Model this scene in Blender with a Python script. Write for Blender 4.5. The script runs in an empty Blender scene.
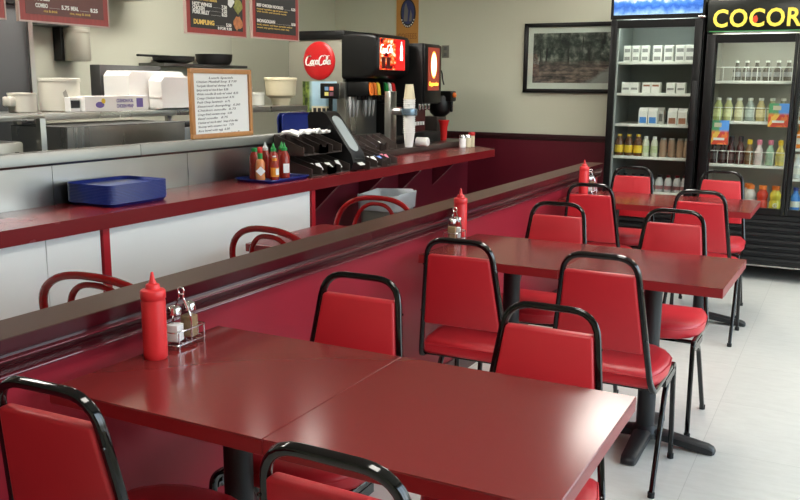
import bpy, bmesh, math, random
from mathutils import Vector, Matrix
random.seed(7)
SC = bpy.context.scene
COL = SC.collection
PI = math.pi

# ------------------------------------------------------------------ materials
def lin(c):
    o = []
    for v in c:
        v = v / 255.0
        o.append(v / 12.92 if v <= 0.04045 else ((v + 0.055) / 1.055) ** 2.4)
    return (o[0], o[1], o[2], 1.0)

def mat(name, rgb, rough=0.5, metal=0.0, spec=0.5, var=0.0, vscale=6.0, bump=0.0, bscale=60.0,
        emit=None, estr=0.0, coat=0.0, stretch=None, rvar=0.0, trans=0.0):
    m = bpy.data.materials.new(name); m.use_nodes = True
    nt = m.node_tree; b = nt.nodes['Principled BSDF']
    b.inputs['Base Color'].default_value = lin(rgb)
    b.inputs['Roughness'].default_value = rough
    b.inputs['Metallic'].default_value = metal
    b.inputs['Specular IOR Level'].default_value = spec
    if coat: b.inputs['Coat Weight'].default_value = coat; b.inputs['Coat Roughness'].default_value = 0.08
    if trans: b.inputs['Transmission Weight'].default_value = trans
    if emit:
        b.inputs['Emission Color'].default_value = lin(emit); b.inputs['Emission Strength'].default_value = estr
    tc = mp = None
    if var or bump or rvar:
        tc = nt.nodes.new('ShaderNodeTexCoord'); mp = nt.nodes.new('ShaderNodeMapping')
        nt.links.new(tc.outputs['Object'], mp.inputs['Vector'])
        if stretch: mp.inputs['Scale'].default_value = stretch
    if var or rvar:
        n = nt.nodes.new('ShaderNodeTexNoise'); n.inputs['Scale'].default_value = vscale; n.inputs['Detail'].default_value = 5
        nt.links.new(mp.outputs[0], n.inputs['Vector'])
        if var:
            mx = nt.nodes.new('ShaderNodeMix'); mx.data_type = 'RGBA'
            c = lin(rgb)
            mx.inputs[6].default_value = tuple(max(0, v * (1 - var)) for v in c[:3]) + (1,)
            mx.inputs[7].default_value = tuple(min(1, v * (1 + var)) for v in c[:3]) + (1,)
            nt.links.new(n.outputs['Fac'], mx.inputs[0]); nt.links.new(mx.outputs[2], b.inputs['Base Color'])
        if rvar:
            mr = nt.nodes.new('ShaderNodeMapRange')
            mr.inputs['To Min'].default_value = max(0.02, rough - rvar); mr.inputs['To Max'].default_value = min(1, rough + rvar)
            nt.links.new(n.outputs['Fac'], mr.inputs['Value']); nt.links.new(mr.outputs[0], b.inputs['Roughness'])
    if bump:
        n2 = nt.nodes.new('ShaderNodeTexNoise'); n2.inputs['Scale'].default_value = bscale; n2.inputs['Detail'].default_value = 4
        bp = nt.nodes.new('ShaderNodeBump'); bp.inputs['Strength'].default_value = bump; bp.inputs['Distance'].default_value = 0.002
        nt.links.new(mp.outputs[0], n2.inputs['Vector'])
        nt.links.new(n2.outputs['Fac'], bp.inputs['Height']); nt.links.new(bp.outputs[0], b.inputs['Normal'])
    return m

def glass_mat(name, tint=(255, 255, 255), rough=0.02, fac=1.0):
    """thin clear pane: fresnel mix of transparent and glossy"""
    m = bpy.data.materials.new(name); m.use_nodes = True; nt = m.node_tree
    for n in list(nt.nodes):
        if n.type != 'OUTPUT_MATERIAL': nt.nodes.remove(n)
    out = nt.nodes['Material Output']
    t = nt.nodes.new('ShaderNodeBsdfTransparent'); t.inputs[0].default_value = lin(tint)
    g = nt.nodes.new('ShaderNodeBsdfGlossy'); g.inputs['Roughness'].default_value = rough
    f = nt.nodes.new('ShaderNodeFresnel'); f.inputs[0].default_value = 1.5
    mu = nt.nodes.new('ShaderNodeMath'); mu.operation = 'MULTIPLY'; mu.inputs[1].default_value = fac
    mx = nt.nodes.new('ShaderNodeMixShader')
    ge = nt.nodes.new('ShaderNodeNewGeometry'); iv = nt.nodes.new('ShaderNodeMath'); iv.operation = 'SUBTRACT'; iv.inputs[0].default_value = 1.0
    nt.links.new(ge.outputs['Backfacing'], iv.inputs[1]); m2 = nt.nodes.new('ShaderNodeMath'); m2.operation = 'MULTIPLY'
    nt.links.new(f.outputs[0], mu.inputs[0]); nt.links.new(mu.outputs[0], m2.inputs[0]); nt.links.new(iv.outputs[0], m2.inputs[1]); nt.links.new(m2.outputs[0], mx.inputs[0])
    nt.links.new(t.outputs[0], mx.inputs[1]); nt.links.new(g.outputs[0], mx.inputs[2]); nt.links.new(mx.outputs[0], out.inputs[0])
    return m

def ramp_mat(name, build, rough=0.5, estr=0.0):
    """material whose colour comes from build(nt) -> colour socket"""
    m = bpy.data.materials.new(name); m.use_nodes = True; nt = m.node_tree; b = nt.nodes['Principled BSDF']
    b.inputs['Roughness'].default_value = rough
    s = build(nt)
    nt.links.new(s, b.inputs['Base Color'])
    if estr:
        nt.links.new(s, b.inputs['Emission Color']); b.inputs['Emission Strength'].default_value = estr
    return m

def node(nt, t, **kw):
    n = nt.nodes.new(t)
    for k, v in kw.items(): setattr(n, k, v)
    return n

def ramp(nt, src, stops, interp='LINEAR'):
    r = nt.nodes.new('ShaderNodeValToRGB'); r.color_ramp.interpolation = interp
    e = r.color_ramp.elements
    while len(e) < len(stops): e.new(0.5)
    for i, (p, c) in enumerate(stops): e[i].position = p; e[i].color = lin(c)
    nt.links.new(src, r.inputs[0]); return r.outputs[0]

M = {}
M['wall'] = mat('painted_wall', (205, 207, 187), 0.6, bump=0.05, bscale=150)
M['wallgreen'] = mat('painted_kitchen_wall', (186, 187, 170), 0.55, bump=0.05, bscale=150)
M['ceil'] = mat('ceiling_paint', (225, 224, 218), 0.8)
M['wainscot'] = mat('maroon_paint', (92, 22, 36), 0.32, var=0.12, vscale=3)
M['rail'] = mat('dark_maroon_rail', (48, 14, 20), 0.3)
M['halfwall'] = mat('crimson_paint', (138, 33, 47), 0.34, var=0.05, vscale=2.0, spec=.22)
M['mould'] = mat('glossy_maroon_wood', (62, 13, 21), 0.2, spec=.2, var=0.1, vscale=9)
M['cap'] = mat('brown_laminate', (74, 50, 40), 0.36, spec=.2, var=0.06, vscale=5)
M['table'] = mat('red_laminate', (118, 38, 38), 0.165, spec=.38, var=0.05, vscale=2.5)
M['tableedge'] = mat('red_edge_band', (136, 32, 36), 0.35)
M['counter'] = mat('dark_red_laminate', (112, 26, 30), 0.26, var=0.08, vscale=3, rvar=0.05)
M['darklam'] = mat('dark_brown_laminate', (66, 56, 52), 0.3)
M['vinyl'] = mat('red_vinyl', (188, 36, 46), 0.4, spec=0.45, bump=0.08, bscale=220, var=0.05, vscale=8)
M['black'] = mat('gloss_black_enamel', (5, 5, 6), 0.1, spec=0.55)
M['blackmatte'] = mat('matte_black', (12, 12, 13), 0.5)
M['blackplastic'] = mat('black_plastic', (10, 10, 11), 0.36, spec=.35)
M['brownplastic'] = mat('dark_brown_plastic', (62, 53, 49), 0.42)
M['iron'] = mat('cast_iron_black', (26, 27, 29), 0.45, bump=0.1, bscale=120)
M['rubber'] = mat('rubber', (12, 12, 12), 0.8)
M['bent'] = mat('red_lacquered_bentwood', (140, 16, 20), 0.15, var=0.15, vscale=14)
M['steel'] = mat('brushed_steel', (190, 189, 184), 0.3, metal=1.0, rvar=0.14, vscale=2.2, stretch=(1, 2.5, .12))
M['steellip'] = mat('dull_steel', (140, 140, 136), 0.36, metal=1.0, rvar=.08, vscale=2.5)
M['steeldark'] = mat('dark_steel', (105, 106, 104), 0.4, metal=0.8, rvar=0.08, vscale=3)
M['chrome'] = mat('chrome', (225, 225, 225), 0.1, metal=1.0)
M['whitepanel'] = mat('white_panel', (225, 227, 226), 0.45, var=0.02)
M['redtrim'] = mat('red_trim_paint', (165, 26, 38), 0.35)
M['blue'] = mat('blue_plastic', (20, 40, 118), 0.32)
M['ketchup'] = mat('red_plastic_bottle', (214, 48, 52), 0.36, var=0.08, vscale=18)
M['redcap'] = mat('red_plastic', (205, 34, 34), 0.35)
M['green'] = mat('green_plastic', (28, 140, 64), 0.35)
M['white'] = mat('white_plastic', (236, 236, 232), 0.4)
M['foam'] = mat('white_foam', (246, 246, 242), 0.7)
M['cream'] = mat('cream_foam', (214, 204, 172), 0.6)
M['greytub'] = mat('frosted_white_tub', (216, 214, 200), 0.45, var=0.08, vscale=5)
M['salt'] = mat('salt_white', (240, 238, 236), 0.7)
M['pepper'] = mat('pepper_tan', (150, 122, 88), 0.8, var=0.3, vscale=90)
M['paper'] = mat('paper', (238, 237, 232), 0.7)
M['pinkpaper'] = mat('pink_paper', (226, 130, 150), 0.7)
M['bluepaper'] = mat('blue_paper', (120, 150, 215), 0.7)
M['ink'] = mat('ink_black', (30, 32, 36), 0.6)
M['letterwhite'] = mat('letter_white', (246, 243, 236), 0.5)
M['letteryellow'] = mat('letter_yellow', (246, 206, 104), 0.5)
M['menudark'] = mat('menu_dark', (34, 26, 22), 0.4)
M['menubrown'] = mat('menu_brown', (104, 50, 40), 0.4, var=0.2, vscale=20)
M['menuframe'] = mat('menu_red_wood', (160, 52, 44), 0.4, var=0.35, vscale=12, stretch=(8, 8, .6))
M['oak'] = mat('oak_frame', (186, 132, 80), 0.45, var=0.15, vscale=14, stretch=(5, 5, 1))
M['whiteboard'] = mat('whiteboard', (240, 242, 240), 0.2)
M['coolerwall'] = mat('cooler_liner', (128, 132, 128), 0.5)
M['coolerliner'] = mat('cooler_grey_liner', (168, 162, 150), 0.5)
M['shelfwire'] = mat('white_wire', (226, 224, 214), 0.4)
M['gasketpale'] = mat('pale_gasket', (150, 152, 150), .5)
M['gasket'] = mat('door_gasket', (60, 62, 64), 0.6)
M['glass'] = glass_mat('cooler_glass', (248, 251, 250), 0.01, 0.75)
M['clear'] = glass_mat('clear_glass', (248, 250, 250), 0.02, 1.0)
M['winglass'] = glass_mat('window_glass', (246, 250, 250), 0.0, 1.0)
M['alu'] = mat('window_aluminium', (120, 120, 118), 0.4, metal=0.6)
M['lamp'] = mat('lamp_diffuser', (255, 255, 250), 0.5, emit=(255, 250, 240), estr=9.0)
M['klamp'] = mat('kitchen_lamp_diffuser', (255, 255, 250), 0.5, emit=(255, 250, 240), estr=14.0)
M['lampbody'] = mat('lamp_body', (235, 235, 232), 0.5)
M['led'] = mat('cooler_tube', (250, 255, 252), 0.5, emit=(244, 255, 250), estr=26.0)
M['greyface'] = mat('grey_plastic_face', (150, 160, 162), 0.3)
M['greybin'] = mat('grey_bin', (120, 122, 116), 0.5)
M['liner'] = mat('bin_liner', (158, 164, 168), 0.35, bump=0.5, bscale=25)
M['orange'] = mat('orange_plastic', (226, 116, 40), 0.4)
M['yellow'] = mat('yellow_plastic', (226, 196, 60), 0.4)
M['outlet'] = mat('outlet_plate', (120, 120, 108), 0.45)
M['panelgrey'] = mat('machine_side_steel', (150, 148, 134), 0.4, metal=0.3)
M['ring'] = mat('brushed_nozzle_steel', (200, 200, 198), .4, metal=.6)
M['cokered'] = mat('cola_red', (196, 28, 32), 0.3)

def sig(name, rgb, e):
    return mat(name, rgb, 0.4, emit=rgb, estr=e)

# ------------------------------------------------------------------ mesh builder
class MB:
    def __init__(s): s.v = []; s.f = []; s.mi = []; s.x = Matrix.Identity(4); s.cur = 0
    def add(s, vs, fs):
        b = len(s.v); s.v += [s.x @ Vector(v) for v in vs]
        for f in fs: s.f.append([b + i for i in f]); s.mi.append(s.cur)
    def box(s, x0, x1, y0, y1, z0, z1, bev=0.0, seg=2):
        if bev > 0:
            bm = bmesh.new(); bmesh.ops.create_cube(bm, size=1)
            for v in bm.verts:
                v.co = Vector(((x0 + x1) / 2 + v.co.x * (x1 - x0), (y0 + y1) / 2 + v.co.y * (y1 - y0), (z0 + z1) / 2 + v.co.z * (z1 - z0)))
            bmesh.ops.bevel(bm, geom=bm.edges[:], offset=bev, segments=seg, profile=0.5, affect='EDGES')
            s.bm(bm); return s
        s.add([(x0, y0, z0), (x1, y0, z0), (x1, y1, z0), (x0, y1, z0), (x0, y0, z1), (x1, y0, z1), (x1, y1, z1), (x0, y1, z1)],
              [(0, 3, 2, 1), (4, 5, 6, 7), (0, 1, 5, 4), (1, 2, 6, 5), (2, 3, 7, 6), (3, 0, 4, 7)]); return s
    def bm(s, bm):
        bm.verts.index_update()
        s.add([v.co.copy() for v in bm.verts], [[v.index for v in f.verts] for f in bm.faces]); bm.free()
    def lathe(s, prof, c=(0, 0, 0), seg=20, sx=1.0, sy=1.0, power=None):
        vs = []; fs = []; n = len(prof)
        for r, z in prof:
            for k in range(seg):
                a = 2 * PI * k / seg; ca, sa = math.cos(a), math.sin(a); q = 1.0
                if power: q = (abs(ca) ** power + abs(sa) ** power) ** (-1.0 / power)
                vs.append((c[0] + r * ca * q * sx, c[1] + r * sa * q * sy, c[2] + z))
        for i in range(n - 1):
            for k in range(seg):
                k2 = (k + 1) % seg
                fs.append((i * seg + k, i * seg + k2, (i + 1) * seg + k2, (i + 1) * seg + k))
        fs.append(tuple(reversed(range(seg)))); fs.append(tuple(range((n - 1) * seg, n * seg)))
        s.add(vs, fs); return s
    def sweep(s, pts, sec, closed=False, up=None):
        """sweep 2D section along pts with parallel transport"""
        pts = [Vector(p) for p in pts]; n = len(pts); k = len(sec)
        T = []
        for i in range(n):
            a = pts[i - 1] if (i > 0 or closed) else pts[i]; b = pts[(i + 1) % n] if (i < n - 1 or closed) else pts[i]
            T.append((b - a).normalized())
        ref = Vector(up) if up else (Vector((0, 0, 1)) if abs(T[0].z) < 0.9 else Vector((1, 0, 0)))
        N = (ref - T[0] * ref.dot(T[0])).normalized(); vs = []
        for i in range(n):
            if i > 0:
                N = (N - T[i] * N.dot(T[i]))
                N = N.normalized() if N.length > 1e-6 else T[i].orthogonal().normalized()
            B = T[i].cross(N)
            for u, w in sec: vs.append(pts[i] + N * u + B * w)
        fs = []
        for i in range(n if closed else n - 1):
            j = (i + 1) % n
            for q in range(k):
                q2 = (q + 1) % k
                fs.append((i * k + q, i * k + q2, j * k + q2, j * k + q))
        if not closed: fs.append(tuple(reversed(range(k)))); fs.append(tuple(range((n - 1) * k, n * k)))
        s.add(vs, fs); return s
    def tube(s, pts, r, seg=8, closed=False):
        return s.sweep(pts, [(r * math.cos(2 * PI * k / seg), r * math.sin(2 * PI * k / seg)) for k in range(seg)], closed)
    def prism(s, poly, axis, a, b):
        """poly (u,v) extruded along axis x/y/z from a to b"""
        n = len(poly)
        def P(u, v, w): return {'x': (w, u, v), 'y': (u, w, v), 'z': (u, v, w)}[axis]
        s.add([P(u, v, a) for u, v in poly] + [P(u, v, b) for u, v in poly],
              [tuple(range(n)), tuple(reversed(range(n, 2 * n)))] + [(i, i + n, (i + 1) % n + n, (i + 1) % n) for i in range(n)]); return s
    def build(s, name, m, parent=None, smooth=True, ang=0.6):
        me = bpy.data.meshes.new(name); me.from_pydata([tuple(v) for v in s.v], [], s.f)
        bm = bmesh.new(); bm.from_mesh(me); bmesh.ops.recalc_face_normals(bm, faces=bm.faces[:]); bm.to_mesh(me); bm.free()
        ms = m if isinstance(m, (list, tuple)) else [m]
        for q in ms: me.materials.append(q)
        if len(ms) > 1:
            for p, i in zip(me.polygons, s.mi): p.material_index = i
        if smooth:
            for p in me.polygons: p.use_smooth = True
            me.set_sharp_from_angle(angle=ang)
        o = bpy.data.objects.new(name, me); COL.objects.link(o)
        if parent is not None: o.parent = parent
        return o

def fillet(pts, r, n=5):
    pts = [Vector(p) for p in pts]; out = [pts[0]]
    for i in range(1, len(pts) - 1):
        rr = r[i - 1] if isinstance(r, (list, tuple)) else r
        a = (pts[i - 1] - pts[i]); b = (pts[i + 1] - pts[i]); d = min(rr, a.length * .49, b.length * .49)
        p0 = pts[i] + a.normalized() * d; p1 = pts[i] + b.normalized() * d
        for k in range(n + 1):
            t = k / n; out.append(p0 * (1 - t) ** 2 + pts[i] * 2 * t * (1 - t) + p1 * t * t)
    out.append(pts[-1]); return out

def rsec(w, h, r=0.35, n=3):
    """rounded rectangle section"""
    rr = min(w, h) * r; o = []
    for cx, cy, a0 in ((w / 2 - rr, h / 2 - rr, 0), (-w / 2 + rr, h / 2 - rr, 90), (-w / 2 + rr, -h / 2 + rr, 180), (w / 2 - rr, -h / 2 + rr, 270)):
        for k in range(n + 1):
            a = math.radians(a0 + 90 * k / n); o.append((cx + rr * math.cos(a), cy + rr * math.sin(a)))
    return o

def rrect(x0, x1, y0, y1, r, n=4):
    o = []
    for cx, cy, a0 in ((x1 - r, y1 - r, 0), (x0 + r, y1 - r, 90), (x0 + r, y0 + r, 180), (x1 - r, y0 + r, 270)):
        for k in range(n + 1):
            a = math.radians(a0 + 90 * k / n); o.append((cx + r * math.cos(a), cy + r * math.sin(a)))
    return o

# ------------------------------------------------------------------ things
def tag(o, label=None, cat=None, group=None, kind=None):
    if label: o['label'] = label
    if cat: o['category'] = cat
    if group: o['group'] = group
    if kind: o['kind'] = kind
    return o
def thing(name, label, cat, loc=(0, 0, 0), rz=0.0, group=None):
    o = bpy.data.objects.new(name, None); COL.objects.link(o); o.empty_display_size = 0.1
    o.location = loc; o.rotation_euler = (0, 0, rz); return tag(o, label, cat, group)
def struct(mb, name, m): return tag(mb.build(name, m, ang=.35), kind='structure')
def kids(o): return [c for c in bpy.data.objects if c.parent == o]
def dup(src, loc, rz, label, group=None, scale=None):
    r = src.copy(); COL.objects.link(r); r.location = loc; r.rotation_euler = (0, 0, rz); r['label'] = label
    if group: r['group'] = group
    if scale: r.scale = scale
    for c in list(src.children):
        d = c.copy(); COL.objects.link(d); d.parent = r
        for g in list(c.children):
            e = g.copy(); COL.objects.link(e); e.parent = d
    return r

FX = Matrix(((0, 0, 1, 0), (1, 0, 0, 0), (0, 1, 0, 0), (0, 0, 0, 1)))      # text plane facing +x
FY = Matrix(((1, 0, 0, 0), (0, 0, -1, 0), (0, 1, 0, 0), (0, 0, 0, 1)))     # text plane facing -y
def text_mb(lines, face, ext=0.0008):
    """lines: (string, u, v, size, kwargs) in a face plane; returns an MB"""
    mb = MB()
    for (st, u, v, size, kw) in lines:
        cu = bpy.data.curves.new('t', 'FONT'); cu.body = st; cu.size = size; cu.extrude = ext; cu.resolution_u = 3
        cu.shear = kw.get('shear', 0); cu.offset = kw.get('bold', 0); cu.align_x = kw.get('align', 'LEFT')
        cu.space_character = kw.get('space', 1.0)
        o = bpy.data.objects.new('t', cu); COL.objects.link(o)
        dg = bpy.context.evaluated_depsgraph_get(); dg.update()
        me = bpy.data.meshes.new_from_object(o.evaluated_get(dg))
        sx = kw.get('sx', 1.0)
        if 'fit' in kw:
            w = max((q.co.x for q in me.vertices), default=1) or 1; sx = kw['fit'] / w
        mb.x = face @ Matrix.Translation((u, v, 0)) @ Matrix.Rotation(kw.get('rot', 0), 4, 'Z') @ Matrix.Diagonal((sx, 1, 1, 1))
        mb.add([q.co.copy() for q in me.vertices], [list(p.vertices) for p in me.polygons])
        bpy.data.objects.remove(o); bpy.data.curves.remove(cu); bpy.data.meshes.remove(me)
    return mb
ORD = ['first', 'second', 'third', 'fourth', 'fifth', 'sixth', 'seventh', 'eighth', 'ninth', 'tenth', 'eleventh', 'twelfth', 'thirteenth', 'fourteenth', 'fifteenth', 'sixteenth']

# ================================================================== THE ROOM
WORLD, EXPO = 5.0, 0.8
XL, XR, YF, YB, ZC = -3.1, 3.5, -3.2, 6.0, 2.75

# floor: large pale tiles with hairline joints
def floor_col(nt):
    tc = node(nt, 'ShaderNodeTexCoord')
    bk = node(nt, 'ShaderNodeTexBrick'); bk.offset = 0.0
    bk.inputs['Color1'].default_value = lin((208, 206, 198)); bk.inputs['Color2'].default_value = lin((204, 202, 194)); bk.inputs['Mortar'].default_value = lin((178, 176, 168))
    bk.inputs['Scale'].default_value = 1.0; bk.inputs['Mortar Size'].default_value = 0.0012; bk.inputs['Brick Width'].default_value = 0.61; bk.inputs['Row Height'].default_value = 0.61
    nt.links.new(tc.outputs['Object'], bk.inputs['Vector'])
    ns = node(nt, 'ShaderNodeTexNoise'); ns.inputs['Scale'].default_value = 9; ns.inputs['Detail'].default_value = 8; ns.inputs['Roughness'].default_value = .7
    mp = node(nt, 'ShaderNodeMapping'); mp.inputs['Scale'].default_value = (1, 3, 1)
    nt.links.new(tc.outputs['Object'], mp.inputs[0]); nt.links.new(mp.outputs[0], ns.inputs['Vector'])
    r = ramp(nt, ns.outputs['Fac'], [(0.35, (238, 237, 235)), (0.6, (255, 255, 255))])
    mx = node(nt, 'ShaderNodeMix', data_type='RGBA', blend_type='MULTIPLY'); mx.inputs[0].default_value = 0.6
    nt.links.new(bk.outputs['Color'], mx.inputs[6]); nt.links.new(r, mx.inputs[7]); return mx.outputs[2]
M['floor'] = ramp_mat('pale_floor_tile', floor_col, rough=0.3)
struct(MB().box(XL - .1, XR + .1, YF - .1, YB + .1, -0.1, 0), 'floor', M['floor'])
struct(MB().box(XL - .1, XR + .1, YF - .1, YB + .1, ZC, ZC + .1), 'ceiling', M['ceil'])
struct(MB().box(XL - .1, XR + .1, YB, YB + .1, 0, ZC), 'wall_back', M['wall'])
struct(MB().box(XL - .1, XL, 4.24, YB, 0, ZC), 'wall_left', M['wall'])
struct(MB().box(XL - .1, XL + .07, YF, 4.24, 0, ZC), 'wall_kitchen', M['wallgreen'])
# wainscot and rail on the back wall
struct(MB().box(XL + .01, 2.2, YB - .012, YB - .001, 0.1, .975), 'trim_1', M['wainscot'])
struct(MB().prism([(YB - .001, .965), (YB - .02, .965), (YB - .03, .98), (YB - .03, 1.0), (YB - .018, 1.02), (YB - .001, 1.02)], 'x', XL + .01, 2.2), 'trim_2', M['rail'])
struct(MB().box(XL + .01, 2.2, YB - .02, YB - .001, 0, .1), 'baseboard_back', M['rail'])

# wall on the street side and wall behind the camera, with shop windows
def window_wall(axis, pos, a0, a1, spans, z0, z1, wname, wi):
    def bx(mb, u0, u1, zz0, zz1, t0=0.0, t1=0.1):
        s = 1 if pos > 0 else -1
        w0, w1 = sorted((pos + s * t0, pos + s * t1))
        if axis == 'x': mb.box(w0, w1, u0, u1, zz0, zz1)
        else: mb.box(u0, u1, w0, w1, zz0, zz1)
    m = MB(); bx(m, a0, a1, 0, z0); bx(m, a0, a1, z1, ZC)
    e = a0
    for (p, q) in spans: bx(m, e, p, z0, z1); e = q
    bx(m, e, a1, z0, z1)
    struct(m, wname, M['wall'])
    for k, (p, q) in enumerate(spans):
        f = MB()
        for (u0, u1, b0, b1) in ((p, q, z0, z0 + .05), (p, q, z1 - .05, z1), (p, p + .05, z0, z1), (q - .05, q, z0, z1), ((p + q) / 2 - .025, (p + q) / 2 + .025, z0, z1)):
            bx(f, u0, u1, b0, b1, 0.03, 0.08)
        w = struct(f, 'window_%d' % (wi + k), M['alu'])
        g = MB(); bx(g, p + .04, q - .04, z0 + .04, z1 - .04, 0.052, 0.058)
        g.build('window_pane', M['winglass'], w)
window_wall('x', XR, YF - .1, YB + .1, [(-.9, 1.1), (1.3, 3.3), (3.5, 5.5)], 0.35, 2.45, 'wall_right', 1)
struct(MB().box(XL - .1, XR + .1, YF - .1, YF, 0, ZC), 'wall_front', M['wall'])

# the half-height wall between the two rows of seats
WF, WB2, CAPZ = -.028, -.125, .8822
struct(MB().box(WB2, WF, -1.9, 4.80, 0, CAPZ - .03), 'wall_partition', M['halfwall'])
struct(MB().box(-.1405, 0.0, -1.95, 4.85, CAPZ - .0025, CAPZ), 'trim_3', M['cap'])
struct(MB().box(-.139, -.001, -1.945, 4.845, CAPZ - .028, CAPZ - .0025), 'trim_6', M['mould'])
prof = [(WF, CAPZ - .028), (-.004, CAPZ - .028), (-.004, CAPZ - .036), (-.010, CAPZ - .040), (-.008, CAPZ - .046), (-.004, CAPZ - .050), (-.003, CAPZ - .056),
        (-.008, CAPZ - .064), (-.016, CAPZ - .072), (-.019, CAPZ - .080), (-.018, CAPZ - .088), (-.014, CAPZ - .092), (-.014, CAPZ - .098), (WF, CAPZ - .100)]
struct(MB().prism(prof, 'y', -1.945, 4.845), 'trim_4', M['mould'])
M['bead'] = mat('gloss_bead', (96, 30, 42), .12, spec=.7)  # paler, glossier bead added so the moulding shows thin highlight lines
m = MB()
for bx_, bz_, br_ in ((-.0035, CAPZ - .053, .0028), (-.0145, CAPZ - .0945, .0032)): m.tube([(bx_, -1.94, bz_), (bx_, 4.84, bz_)], br_, 8)
struct(m, 'trim_7', M['bead'])
struct(MB().box(-.126 - .012, WB2, -1.95, 4.80, CAPZ - .10, CAPZ - .028), 'trim_5', M['mould'])
struct(MB().box(WF, WF + .012, -1.9, 4.80, 0, .1), 'baseboard_partition', M['rail'])

# ================================================================== TABLES
def table(name, label, cx, cy, yaw, L, W, h=.75):
    t = thing(name, label, 'table', (cx, cy, 0), yaw)
    th = .036
    for s, nm in ((-1, 'tabletop'), (1, 'tabletop')):
        x0, x1 = (-L / 2, -.0008) if s < 0 else (.0008, L / 2)
        m = MB(); m.box(x0, x1, -W / 2, W / 2, h - .003, h, bev=.0012, seg=1)
        top = m.build(nm, M['table'], t)
        e = MB(); e.box(x0, x1, -W / 2, W / 2, h - th, h - .003, bev=.001, seg=1); e.build('edge_band', M['tableedge'], top)
    for s in (-1, 1):
        px = s * L / 4
        c = MB(); c.lathe([(.037, .05), (.037, h - th - .02), (.042, h - th - .02), (.042, h - th - .012)], (px, 0, 0), 20); c.build('pedestal', M['iron'], t)
        p = MB(); p.box(px - .16, px + .16, -.15, .15, h - th - .012, h - th - .0002, bev=.004); p.build('top_plate', M['iron'], t)
        b = MB(); b.lathe([(.062, .03), (.062, .052), (.05, .065), (.038, .075)], (px, 0, 0), 20)
        for k in range(4):
            a = k * PI / 2; d = Vector((math.cos(a), math.sin(a), 0)); n = Vector((-d.y, d.x, 0))
            vs = []; fs = []
            sts = [(.02, .036, .03, .068), (.10, .034, .024, .058), (.20, .031, .010, .044), (.255, .030, .003, .036), (.275, .027, .003, .028), (.283, .018, .005, .018)]
            for (r, hw, z0, z1) in sts:
                for (w, z) in ((-hw, z0), (hw, z0), (hw, z1 - .008), (hw * .6, z1), (-hw * .6, z1), (-hw, z1 - .008)):
                    q = Vector((px, 0, 0)) + d * r + n * w; vs.append((q.x, q.y, z))
            for i in range(len(sts) - 1):
                for q in range(6): fs.append((i * 6 + q, i * 6 + (q + 1) % 6, (i + 1) * 6 + (q + 1) % 6, (i + 1) * 6 + q))
            fs.append(tuple(range(6))); fs.append(tuple(range((len(sts) - 1) * 6, len(sts) * 6)))
            b.add(vs, fs)
        for k in range(4):
            a = k * PI / 2; b.lathe([(.014, 0), (.014, .008)], (px + .255 * math.cos(a), .255 * math.sin(a), 0), 10)
        b.build('cross_base', M['iron'], t)
    return t
table('dining_table', 'red laminate double table nearest the camera, with open seam across its middle', .6546, -.0498, 0, 1.22, .61)
table('dining_table', 'red laminate double table in the middle of the dining row', .6947, 1.8108, -.023, 1.22, .61)
table('dining_table', 'red laminate double table nearest the glass-door drink coolers', .612, 3.8769, .0035, 1.14, .61)
bt = thing('dining_table', 'small red table behind the partition, between the bentwood chairs', 'table', (-.44, 1.665, 0))
MB().box(-.27, .27, -.30, .34, .714, .75, bev=.002, seg=1).build('tabletop', M['counter'], bt)
MB().lathe([(.04, .04), (.037, .05), (.037, .70), (.10, .713)], (0, 0, 0), 16).build('pedestal', M['iron'], bt)
b = MB(); b.box(-.24, .24, -.03, .03, 0, .045, bev=.008); b.box(-.03, .03, -.24, .24, 0, .045, bev=.008); b.build('cross_base', M['iron'], bt)

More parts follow.
